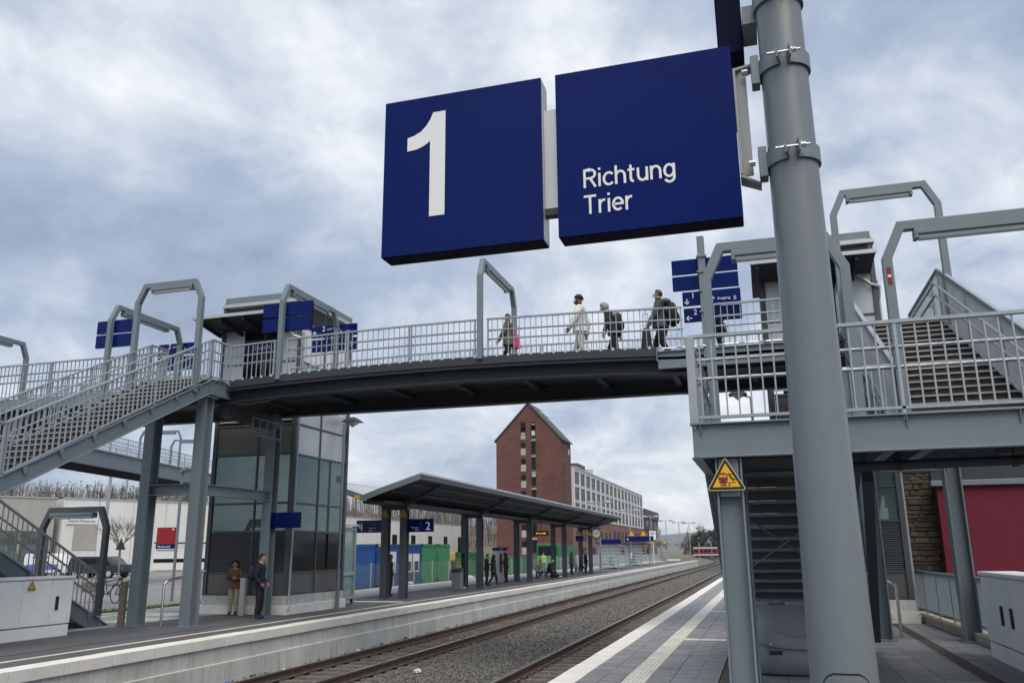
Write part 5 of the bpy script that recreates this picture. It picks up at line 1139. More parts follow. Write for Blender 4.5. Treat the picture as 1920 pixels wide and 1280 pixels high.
# ================================================================ halls on the left
def wall_thing(name, a, b, z0, z1, mat, label, th=3, seams=0, cat='building'):
    a, b = Vector((*a, 0)), Vector((*b, 0)); u = (b-a).normalized(); n_ = Vector((-u.y, u.x, 0)); L = (b-a).length
    t = thing(name, label, cat, ((a.x+b.x)/2, (a.y+b.y)/2, z0))
    ns_ = max(1, seams)
    for i in range(ns_):
        p = a+u*(L*i/ns_+.02); q = a+u*(L*(i+1)/ns_-.02); m = MB(); m.prism([(p.x, p.y, z0), (q.x, q.y, z0), (q.x+n_.x*.2, q.y+n_.y*.2, z0), (p.x+n_.x*.2, p.y+n_.y*.2, z0)], (0, 0, z1-z0)); m.build('wall_panel' if ns_ > 1 else 'wall', mat, t)
    m = MB(); p = a+n_*.25; q = b+n_*.25; m.prism([(p.x, p.y, z0), (q.x, q.y, z0), (q.x+n_.x*th, q.y+n_.y*th, z0), (p.x+n_.x*th, p.y+n_.y*th, z0)], (0, 0, z1-z0-.02)); m.build('hall_body', mat, t)
    m = MB(); m.bar(a+Vector((0, 0, z1+.06))+n_*.1, b+Vector((0, 0, z1+.06))+n_*.1, .35, .12); m.build('roof_edge', 'alu', t)
    return t, a, u, n_
hA, a, u, n_ = wall_thing('factory_hall', (-66.5, 68), (-52.5, 96), -.1, 7.05, 'hallwhite', 'white factory hall with a white name board and bare trees in front', 14, 9)
def onwall(t, a, u, n_, d0, d1, z0, z1, mat, nm, off=.05):
    p = a+u*d0-n_*off; q = a+u*d1-n_*off; m = MB(); m.prism([(p.x, p.y, z0), (q.x, q.y, z0), (q.x+n_.x*.04, q.y+n_.y*.04, z0), (p.x+n_.x*.04, p.y+n_.y*.04, z0)], (0, 0, z1-z0)); return m.build(nm, mat, t), p
bd, p = onwall(hA, a, u, n_, .4, 3.4, 4.6, 6.35, 'white', 'name_board', .12)
o = text('Deutsche Mechatronics', .44, p+u*.12-n_*.02+Vector((0, 0, 4.78)), hA, 'dsteel'); o.rotation_euler = (math.pi/2, 0, math.atan2(u.y, u.x)); o.scale = (.62, 1, 1)
onwall(hA, a, u, n_, 1.2, 3.5, 2.1, 4.4, 'greywall', 'plain_panel'); onwall(hA, a, u, n_, 9.5, 18, .0, 2.2, 'white', 'roller_gate'); onwall(hA, a, u, n_, 9.2, 18.4, 2.7, 2.85, 'dark', 'gate_canopy', .5); onwall(hA, a, u, n_, 9.5, 18, .75, 1.15, 'glass', 'gate_window', .06)
hB, a, u, n_ = wall_thing('grey_hall', (-77, 47.5), (-66.8, 67.4), -.1, 7.0, 'greywall', 'low grey concrete hall with dark green glazing left of the white factory hall', 12, 4)
for k in range(9): onwall(hB, a, u, n_, .3+k*2.4, 2.5+k*2.4, .1, 3.9, 'glassg', 'window')
hC, a, u, n_ = wall_thing('white_hall', (-62, 112), (-62, 175), -1, 7.0, 'hallwhite', 'long white hall behind the containers and the canopy', 16, 8)
for k in range(5): onwall(hC, a, u, n_, 24+k*8.2, 26+k*8.2, -.5, 4.6, 'glass', 'window')
# ================================================================ second walkway far left
w2 = thing('far_walkway', 'second grey walkway bridge with railing behind the island stairs', 'bridge', (-36, 44, 6.3))
a, b = Vector((-32.5, 30.5, 7.0)), Vector((-38.6, 56, 7.05)); u = (b-a).normalized(); n_ = Vector((-u.y, u.x, 0))
m = MB(); m.bar(a-Vector((0, 0, .4)), b-Vector((0, 0, .4)), .06, .8); m.bar(a-Vector((0, 0, .0)), b-Vector((0, 0, .0)), .3, .05); m.bar(a-Vector((0, 0, .8)), b-Vector((0, 0, .8)), .3, .05); m.build('girder', 'steel', w2)
m = MB(); m.bar(a+n_*1.4-Vector((0, 0, .12)), b+n_*1.4-Vector((0, 0, .12)), 2.8, .1); m.bar(a+n_*2.8-Vector((0, 0, .4)), b+n_*2.8-Vector((0, 0, .4)), .06, .8); m.build('deck', 'dsteel', w2)
railing(w2, a, b, .95, .2, n_, hand=True); railing(w2, a+n_*2.7, b+n_*2.7, .95, .25, -n_, hand=False)
railing(w2, b, b+Vector((3.2, 1.5, 0)), .95, .2, n_, hand=True)
m = MB(); m.bar(b-Vector((0, 0, .4)), b+Vector((6, 2.8, -.4)), .06, .8); m.build('end_girder', 'steel', w2)
for p in (a+u*24,): m = MB(); hcol(m, p.x-.3, p.y+.6, -.1, 6.2, .4, .4, .05); m.build('column', 'dsteel', w2)
portal((a.x+u.x*16, a.y+u.y*16), (a.x+u.x*16+n_.x*2.7, a.y+u.y*16+n_.y*2.7), 7.0, 7.0, 9.4, 'distant lamp portal on the second walkway'); portal((a.x+u.x*20.5, a.y+u.y*20.5), (a.x+u.x*20.5+n_.x*2.7, a.y+u.y*20.5+n_.y*2.7), 7.0, 7.0, 9.4, 'farthest lamp portal on the second walkway')
# red station sign
t = thing('station_sign', 'red square station sign with blue Mechernich band on lamp mast', 'sign', (-20.8, 27, -.1))
m = MB(); m.box(-21.92, -21.1, 27.0, 27.06, 1.95, 2.56); m.build('red_panel', 'red', t); m = MB(); m.box(-21.92, -21.1, 26.998, 27.062, 1.78, 1.949); m.build('blue_band', 'blue', t)
text('Mechernich', .13, (-21.85, 26.995, 1.82), t, sx=.95); m = MB(); m.box(-21.25, -21.17, 26.996, 26.999, 2.46, 2.52); m.build('logo', 'white', t)
m = MB(); m.tube([(-21.04, 27.03, -.1), (-21.04, 27.03, 4.6)], .055, 10); m.bar((-21.04, 27.03, 4.62), (-20.75, 27.03, 4.75), .3, .1); m.box(-21.9, -21.04, 27.02, 27.05, 1.70, 1.74); m.build('mast', 'steel', t)
m = MB(); m.tube([(-54, 60, -.1), (-54, 60, 9.3)], .13, 8); tag(m.build('street_mast', 'galv'), 'tall slim grey mast before the grey concrete hall', 'mast')
for k, (x, y) in enumerate(((-18.8, 27.2), (-20.4, 30.0), (-22.0, 33.6), (-23.4, 37.5), (-25.5, 42.0))):
    m = MB(); m.box(x-.04, x+.04, y-.04, y+.04, -.1, 1.25); m.box(x-.02, x+.02, y, y+2.6, 1.0, 1.03); m.box(x-.02, x+.02, y, y+2.6, .5, .53); tag(m.build('fence_post', 'wood'), 'weathered fence post with rails by the car park road', 'fence post', 'fence posts by the car park road')
# ================================================================ vehicles
def vehicle(loc, yaw, L, Wd, side, glassq, mat, label, name='parked_van', cat='van', wheel=.33, band=None):
    """side: list of (x,z) outline points in the side view, front at +x"""
    t = thing(name, label, cat, loc); T = Matrix.Translation(Vector(loc)) @ Matrix.Rotation(yaw, 4, 'Z')
    m = MB(); n = len(side)
    for k, (yy, inset) in enumerate(((-Wd/2, .10), (-Wd/2+.06, 0), (Wd/2-.06, 0), (Wd/2, .10))):
        cx, cz = L/2, .8
        for (x, z) in side: m.v.append((cx+(x-cx)*(1-inset*.22), yy+(.09 if z > 1.05 and k < 2 else -.09 if z > 1.05 else 0), cz+(z-cz)*(1-inset*.35)))
    for k in range(3):
        for j in range(n): m.f.append((k*n+j, k*n+(j+1) % n, (k+1)*n+(j+1) % n, (k+1)*n+j))
    m.f.append(tuple(range(n))); m.f.append(tuple(3*n+j for j in reversed(range(n)))); m.xf(T); m.build('body', mat, t, smooth=True, bevel=.02)
    for q in glassq:
        for s_ in (-1, 1):
            yy = s_*(Wd/2-.055); m = MB(); m.prism([(x, yy-s_*(.03 if z > 1.05 else 0), z) for x, z in q], (0, s_*.012, 0)); m.xf(T); m.build('window', 'glass', t)
    xs_ = [p for p in side if p[1] > 1.05]; xr = min(p[0] for p in xs_); xf_ = max(p[0] for p in xs_); zt = max(p[1] for p in xs_)
    m = MB(); m.box(xr-.02, xr+.05, -Wd/2+.2, Wd/2-.2, 1.1, zt-.18); m.xf(T); m.build('rear_window', 'glass', t)
    for s_ in (-1, 1):
        m = MB(); m.box(-.02+min(p[0] for p in side), .05+min(p[0] for p in side), s_*(Wd/2-.18)-.08, s_*(Wd/2-.18)+.08, .75, 1.0); m.xf(T); m.build('tail_light', 'red', t)
        m = MB(); fx_ = max(p[0] for p in side); m.box(fx_-.1, fx_-.0, s_*(Wd/2-.25)-.14, s_*(Wd/2-.25)+.14, .62, .76); m.xf(T); m.build('headlight', 'lamp', t)
        m = MB(); m.box(xf_-.05, xf_+.1, s_*(Wd/2+.0), s_*(Wd/2+.16), 1.0, 1.15) if s_ > 0 else m.box(xf_-.05, xf_+.1, -Wd/2-.16, -Wd/2, 1.0, 1.15); m.xf(T); m.build('mirror', mat, t)
        for x in (.8, L-.85):
            m = MB(); m.disc((x, s_*(Wd/2-.19), wheel), (0, s_, 0), wheel, .2, 18); m.xf(T); w = m.build('wheel', 'tyre', t); m = MB(); m.disc((x, s_*(Wd/2+.005), wheel), (0, s_, 0), wheel*.62, .012, 12); m.xf(T); m.build('rim', 'alu', w)
    if band:
        m = MB(); m.box(.4, L-1.0, -Wd/2-.012, -Wd/2+.0, .6, 1.0); m.xf(T); m.build('side_band', band, t)
    return t
vs = [(.05, .35), (.0, .9), (.12, 1.75), (.3, 1.82), (3.0, 1.82), (3.45, 1.65), (3.95, 1.12), (4.45, .98), (4.6, .75), (4.6, .38)]
vehicle((-50.6, 53.6, -.08), R(2), 4.6, 1.8, [(x, z*.86 if z > 1 else z) for x, z in vs], [[(1.0, 1.02), (1.0, 1.42), (2.5, 1.42), (2.5, 1.02)], [(2.65, 1.02), (2.65, 1.42), (3.1, 1.42), (3.5, 1.02)]], 'carblack', 'black van parked on the car park before the white factory hall')
cs = [(.05, .3), (.0, .75), (.35, .95), (.8, 1.38), (2.2, 1.42), (2.9, 1.0), (3.7, .85), (3.95, .65), (3.95, .32)]
vehicle((-56.0, 54.5, -.08), R(10), 3.95, 1.7, vs and [(x*.86, z) for x, z in vs], [[(.8, 1.12), (.8, 1.6), (2.1, 1.6), (2.1, 1.12)]], 'carwhite', 'white van with blue and green flank stripe behind the island stair railing', band='bluep')
vehicle((-59.5, 51.5, -.08), R(14), 3.95, 1.7, cs, [[(.75, .98), (1.0, 1.3), (2.1, 1.33), (2.55, .98)]], 'carwhite', 'white car partly hidden by the foot of the island stairs', 'parked_car', 'car', .3)
# green lorry by the shelters
t = thing('green_lorry', 'green lorry cab with yellow stripe behind the clock', 'lorry', (-20.5, 82, -1))
m = MB(); m.box(-21.6, -19.4, 81, 83.2, .0, 2.3); m.build('cab', 'gdark', t, bevel=.08); m = MB(); m.box(-21.4, -19.6, 80.97, 80.99, 1.2, 2.05); m.build('windscreen', 'glass', t); m = MB(); m.box(-21.5, -19.5, 80.96, 80.99, .72, .95); m.build('stripe', 'gyel', t)
m = MB(); m.box(-21.6, -19.4, 83.5, 89, .2, 2.2); m.build('load_bed', 'gdark', t)
for s_ in (-21.5, -19.75):
    for y in (82, 87): m = MB(); m.disc((s_, y, -.5), (1, 0, 0), .5, .3, 16); m.build('wheel', 'tyre', t)
# bicycle with cargo box
def bicycle(loc, yaw, label):
    t = thing('bicycle', label, 'bicycle', loc); T = Matrix.Translation(Vector(loc)) @ Matrix.Rotation(yaw, 4, 'Z')
    for x in (0, 1.45):
        m = MB(); n = 22; m.tube([(x+.33*math.cos(2*math.pi*i/n), 0, .34+.33*math.sin(2*math.pi*i/n)) for i in range(n+1)], .018, 6, False); m.xf(T); w = m.build('wheel', 'tyre', t)
        m = MB()
        for i in range(8): a = i*math.pi/8; m.bar((x-.31*math.cos(a), 0, .34-.31*math.sin(a)), (x+.31*math.cos(a), 0, .34+.31*math.sin(a)), .004, .004)
        m.xf(T); m.build('spokes', 'galv', w)
    m = MB()
    for p, q in (((0, .34), (.5, .3)), ((0, .34), (.35, .75)), ((.35, .82), (.5, .3)), ((.5, .3), (1.1, .8)), ((.37, .72), (1.1, .82)), ((1.08, .9), (1.45, .34))): m.tube([(p[0], 0, p[1]), (q[0], 0, q[1])], .018, 6)
    m.xf(T); m.build('frame', 'dark', t)
    m = MB(); m.tube([(1.06, -.28, .98), (1.08, 0, 1.0), (1.06, .28, .98)], .014, 6); m.xf(T); m.build('handlebar', 'dark', t)
    m = MB(); m.ball((.3, 0, .86), (.14, .07, .035), 8, 5); m.xf(T); m.build('saddle', 'dark', t); m = MB(); m.box(-.35, .2, -.18, .18, .62, .64); m.xf(T); m.build('luggage_rack', 'dark', t)
    m = MB(); m.disc((.5, .05, .3), (0, 1, 0), .09, .02, 14); m.xf(T); m.build('crank', 'galv', t)
    return t
bicycle((-22.3, 25.6, -.09), R(-20), 'black bicycle parked behind the weathered bollard')
bicycle((-23.6, 26.2, -.09), R(-10), 'second bicycle with a dark crate by the island stairs')
m = MB(); m.box(-24.1, -23.5, 25.9, 26.4, .28, .62); tag(m.build('bike_crate', 'wood', bevel=.02), 'dark wooden crate on the bicycle behind the island stairs', 'crate')
t = thing('traffic_sign', 'triangular road sign seen from behind near the black van', 'sign', (-40, 46, -.1))
m = MB(); m.tube([(-40, 46, -.1), (-40, 46, 2.6)], .04, 8); m.build('post', 'galv', t); m = MB(); m.prism([(-40.4, 45.95, 1.9), (-39.6, 45.95, 1.9), (-40, 45.95, 2.6)], (0, .02, 0)); m.build('plate', 'dsteel', t)
# ================================================================ far things on the right of the tower
t = thing('church', 'small stone church tower with slate spire far beyond the platform end', 'church', (-43.5, 500, -1.06))
m = MB(); m.box(-46.3, -40.8, 497, 503, -1.06, 4.7); m.build('tower', 'stonech', t)
m = MB(); m.add([(-46.8, 496.5, 4.7), (-40.3, 496.5, 4.7), (-40.3, 503.5, 4.7), (-46.8, 503.5, 4.7), (-43.5, 500, 12.2)], [(0, 1, 4), (1, 2, 4), (2, 3, 4), (3, 0, 4), (3, 2, 1, 0)]); m.build('spire', 'slate', t)
m = MB(); m.tube([(-43.5, 500, 12.1), (-43.5, 500, 14)], .15, 6); m.build('cross', 'dark', t)
for s_ in (-44.6, -42.6): m = MB(); m.box(s_-.4, s_+.4, 496.9, 497, 2.2, 4); m.build('belfry_opening', 'dark', t)
t = thing('red_train', 'red and white regional train in the far curve', 'train', (-20, 300, -.74))
def carr(x0, x1, nose):
    m = MB(); yb = 300; m.prism([(x0, yb-1.4, -.3), (x1, yb-1.4, -.3), (x1, yb-1.4, 1.3), (x1-.8*nose, yb-1.4, 2.0), (x0, yb-1.4, 2.0)], (0, 2.8, 0)); m.build('body', 'redtrain', t, bevel=.15)
    m = MB(); m.box(x0+.1, x1-1.2*nose, yb-1.35, yb+1.35, 2.0, 2.4); m.build('roof', 'silver', t, bevel=.1); m = MB(); m.box(x0+.2, x1-.3, yb-1.43, yb-1.41, -.3, .1); m.build('skirt', 'silver', t)
    for i in range(int((x1-x0-1.5)/1.5)): m = MB(); m.box(x0+.6+1.5*i, x0+1.7+1.5*i, yb-1.43, yb-1.405, .75, 1.6); m.build('window', 'glass', t)
    m = MB(); m.box(x0+.5, x1-.5, yb-1.1, yb+1.1, -.74, -.3); m.build('bogie', 'dark', t)
carr(-24.4, -14.5, 1); carr(-14.2, -4, 0)
def leaftree(loc, h, w, label, mat='foliage', seed=0, n=3200, group=None, shape=1.0, name='pine_tree'):
    rg = random.Random(seed); t = thing(name, label, 'tree', loc, group); x, y, z = loc
    m = MB(); m.tube([(x, y, z), (x+.1, y, z+h*.5), (x, y, z+h*.95)], [h*.03, h*.018, h*.004], 7)
    for i in range(9):
        a = rg.uniform(0, 6.28); zz = z+h*rg.uniform(.3, .85); r = w*.4*rg.uniform(.5, 1); m.tube([(x, y, zz), (x+r*math.cos(a), y+r*math.sin(a), zz+h*.06)], [h*.008, h*.003], 4)
    m.build('trunk', 'bark', t)
    c = MB(); cl = []
    for i in range(26):
        f = rg.uniform(.22, 1.0); rr = w/2*(1-f*.75)**.6*rg.uniform(.25, 1); a = rg.uniform(0, 6.28); cl.append((x+rr*math.cos(a), y+rr*math.sin(a), z+h*f, w*rg.uniform(.10, .2)))
    for i in range(n):
        k = rg.choice(cl); s_ = w*rg.uniform(.04, .085); p = Vector((k[0]+rg.gauss(0, 1)*k[3]*.6, k[1]+rg.gauss(0, 1)*k[3]*.6, k[2]+rg.gauss(0, 1)*k[3]*.42)); d1 = Vector((rg.gauss(0, 1), rg.gauss(0, 1), rg.gauss(0, .6))).normalized()*s_; d2 = Vector((rg.gauss(0, 1), rg.gauss(0, 1), rg.gauss(0, .6))).normalized()*s_
        c.add([p, p+d1, p+d2], [(0, 1, 2)])
    c.build('crown', mat, t)
for k, (x, y, h, w) in enumerate(((-26.5, 335, 7.5, 5.5), (-23, 332, 10.3, 7), (-19.5, 336, 9.0, 7), (-16.2, 331, 10.0, 7), (-12.5, 335, 9.5, 7), (-29, 345, 5.5, 5))):
    leaftree((x, y, -1), h+.5, w, ('pine tree at the west end of the far clump behind the red train', 'tallest dark pine behind the red train', 'broad dark pine behind the red train signals', 'dark pine right of the signals', 'dark pine half hidden by the warning column', 'low pine beside the church spire')[k], seed=k)
for k, (x, y, h) in enumerate(((-30, 215, 4.6), (-27.5, 190, 3.2))):
    leaftree((x, y, -1), h, h*.55, ('small reddish brown thuja near the fourth twin lamp', 'low dark shrub by the brick building corner')[k], M('thuja_brown', (.09, .05, .03), .9, 0, .4, 1) if k == 0 else 'foliage', 30+k, 700, name='garden_shrub')
# buffer fence, yard clutter, signals
for k, (x, y) in enumerate(((-18.5, 248), (-15.4, 252))):
    t = thing('rail_signal', ('railway signal mast with lamps before the pines', 'second railway signal mast with lamps before the pines')[k], 'signal', (x, y, -1)); m = MB(); m.tube([(x, y, -1), (x, y, 5.2)], .09, 8); m.build('mast', 'galv', t); m = MB(); m.box(x-.35, x+.35, y-.12, y+.1, 3.9, 5.3); m.build('head', 'dark', t)
    for z in (4.9, 3.0): m = MB(); m.disc((x, y-.13, z), (0, -1, 0), .08, .03, 10); m.build('lamp', 'ledw', t)
bf = MB(); bf.box(-33, -18, 150, 150.2, -1, .9); tag(bf.build('yard_fence', 'galv'), 'pale grey fence across the yard beyond the platform end', 'fence')
rgc = random.Random(9)
for k in range(7):
    x, y = -15.5-rgc.uniform(0, 6), 140+rgc.uniform(0, 40); m = MB(); m.box(x, x+rgc.uniform(.8, 2.5), y, y+1.5, -1, -1+rgc.uniform(.5, 1.1)); tag(m.build('track_material', rgc.choice(['wood', 'gyel', 'coping', 'tread']), bevel=.05), 'stack of track building material in the yard beyond the platform end', 'material stack', 'material stacks in the yard')
# far hill
hl = MB(); nn = 40; rr = 3700
for i in range(nn+1):
    a = R(-40+70*i/nn); z = 56+30*math.exp(-((i-22)/8)**2)+8*math.sin(i*.7)+5*math.sin(i*1.9)
    for (k, zz) in ((1.0, -20), (1.12, z*.8), (1.3, z), (1.6, z*.7)): hl.v.append((rr*k*math.sin(a), rr*k*math.cos(a), zz))
for i in range(nn):
    for j in range(3): hl.f.append((i*4+j, i*4+4+j, i*4+5+j, i*4+1+j))
structure(hl.build('hill', 'hill', loc=(0, 3400, 0), smooth=True))
# wooded slope behind the halls
def slope_z(x, y):
    r = math.hypot(x, y); az = math.degrees(math.atan2(-x, y)); f = max(0, min(1, (r-185)/115)); k = float(np.interp(az, [10, 14, 17, 20, 27, 36, 60], [.012, .03, .042, .05, .066, .070, .073])); return -1.1+f**.8*max(0, k*r-3.4)
hs = MB(); na, nr = 40, 10
for i in range(na+1):
    a = R(8+72*i/na)
    for j in range(nr+1):
        r = 180+j*16; x, y = -r*math.sin(a), r*math.cos(a); hs.v.append((x, y, slope_z(x, y)+1.2*mnoise.noise((x*.03, y*.03, 0))-.3))
for i in range(na):
    for j in range(nr): k0 = i*(nr+1)+j; hs.f.append((k0, k0+1, k0+nr+2, k0+nr+1))
structure(hs.build('hillside', 'hillside', loc=(-120, 200, 0), smooth=True))
def baretrees():
    rg = random.Random(21); mb = [MB(), MB(), MB()]
    for i in range(6500):
        az = R(rg.uniform(10, 66)); r = rg.uniform(192, 332); x, y = -r*math.sin(az), r*math.cos(az)
        if math.degrees(az) < 19 and r < 240: continue
        z = slope_z(x, y); h = rg.uniform(4.6, 8.2)*(1.0 if math.degrees(az) > 20 else .7); w = rg.uniform(.07, .16); b = mb[0 if rg.random() < .72 else 1]
        if rg.random() < (.16 if math.degrees(az) > 30 else .05):
            f = mb[2]
            for k in range(60):
                zz = z+h*rg.uniform(.3, 1); s_ = .5; rr = 1.5*(1-(zz-z)/h*.7)*rg.random()**.5; a = rg.uniform(0, 6.28); p = Vector((x+rr*math.cos(a), y+rr*math.sin(a), zz)); f.add([p, p+Vector((rg.uniform(-s_, s_), rg.uniform(-s_, s_), rg.uniform(-s_, s_)*.6)), p+Vector((rg.uniform(-s_, s_), rg.uniform(-s_, s_), rg.uniform(-s_, s_)*.6))], [(0, 1, 2)])
            mb[0].tube([(x, y, z-.5), (x, y, z+h)], [w, .03], 3, False); continue
        tx, ty = rg.gauss(0, .3), rg.gauss(0, .3); b.tube([(x, y, z-.6), (x+tx*.5, y+ty*.5, z+h*.5), (x+tx, y+ty, z+h)], [w, w*.7, .025], 3, False)
        for k in range(9):
            f = rg.uniform(.3, .95); a = rg.uniform(0, 6.28); L = h*.25*(1.15-f)+.4; p = Vector((x+tx*f, y+ty*f, z+h*f)); q = p+Vector((math.cos(a)*L, math.sin(a)*L, L*rg.uniform(.5, 1.2))); s_ = Vector((math.sin(a), -math.cos(a), 0))*.045; b.add([p-s_, p+s_, q], [(0, 1, 2)])
            for q2 in (.5, .8):
                p2 = p.lerp(q, q2); a2 = a+rg.uniform(-1, 1); e = p2+Vector((math.cos(a2)*L*.45, math.sin(a2)*L*.45, L*.4)); b.add([p2-s_*.6, p2+s_*.6, e], [(0, 1, 2)])
    for b, mt, lab in ((mb[0], 'bark', 'bare brown wood covering the slope behind the halls'), (mb[1], 'bark2', 'pale birch stems in the wood behind the halls'), (mb[2], 'foliage', 'dark pine foliage among the bare wood behind the halls')):
        tag(b.build('woodland', mt, loc=(-120, 200, 0)), lab, 'woodland', kind='stuff')
baretrees()
def baretree(loc, h, label, seed, mat='bark', group=None):
    rg = random.Random(seed); t = thing('bare_tree', label, 'tree', loc, group); x, y, z = loc; T = MB(); B = MB()
    T.tube([(x, y, z), (x+.05, y, z+h*.4)], [h*.018, h*.013], 7); T.build('trunk', mat, t)
    def br(p, d, L, r, lv):
        q = p+d*L; B.tube([p, q], [r, r*.6], 4 if lv < 2 else 3, False)
        if lv >= 4: return
        for k in range(3 if lv else 4):
            nd = (d+Vector((rg.gauss(0, .45), rg.gauss(0, .45), rg.gauss(.12, .25)))).normalized(); br(p.lerp(q, rg.uniform(.55, 1)), nd, L*rg.uniform(.6, .85), r*.6, lv+1)
    for k in range(5):
        a = rg.uniform(0, 6.28); br(Vector((x+.04, y, z+h*.36)), Vector((math.cos(a)*.6, math.sin(a)*.6, 1)).normalized(), h*.22, h*.009, 0)
    B.build('crown', mat, t)
baretree((-54.5, 62.5, -.1), 5.6, 'bare tree with spreading twigs before the white factory hall', 4); baretree((-60.5, 57.5, -.1), 4.4, 'smaller bare tree left of the name board', 5); baretree((-33.0, 262, -1), 11, 'pale bare tree beside the dark end block', 6, 'bark2'); baretree((-30.5, 240, -1), 7, 'low bare tree below the twin lamps', 8, 'bark2')
for k in range(6): baretree((-30-3.5*k+rgc.uniform(-1, 1), 300+rgc.uniform(0, 60), -1), rgc.uniform(5, 8), 'bare scrub tree in the row before the church', 40+k, 'bark', 'bare scrub trees before the church')
# ================================================================ litter on the tracks
def crumple(c, r, mat, label, sd):
    rg = random.Random(sd); m = MB(); m.ball(c, (r, r*.8, r*.5), 7, 5)
    m.v = [(v[0]+rg.uniform(-r, r)*.35, v[1]+rg.uniform(-r, r)*.35, v[2]+rg.uniform(-r, r)*.3) for v in m.v]; tag(m.build('litter', mat), label, 'litter')
crumple((-7.35, 17.6, -.88), .09, 'paper', 'crumpled white paper between the two railway tracks', 1); crumple((-5.2, 12.95, -.88), .05, 'gyel', 'small yellow wrapper beside the polished rail', 2); crumple((-10.15, 14.9, -.84), .06, 'bluep', 'blue wrapper at the foot of the platform wall', 3)
crumple((-10.1, 13.1, -.84), .07, 'paper', 'crumpled white bag at the near end of the platform wall', 4); crumple((-10.15, 16.9, -.84), .05, 'paper', 'white scrap at the platform wall beyond the blue wrapper', 5); crumple((-6.1, 12.2, -.9), .045, 'paper', 'white scrap on the ballast near the yellow wrapper', 6); crumple((-10.2, 20.5, -.84), .05, 'paper', 'pale scrap by the platform wall below the glass screen', 7)
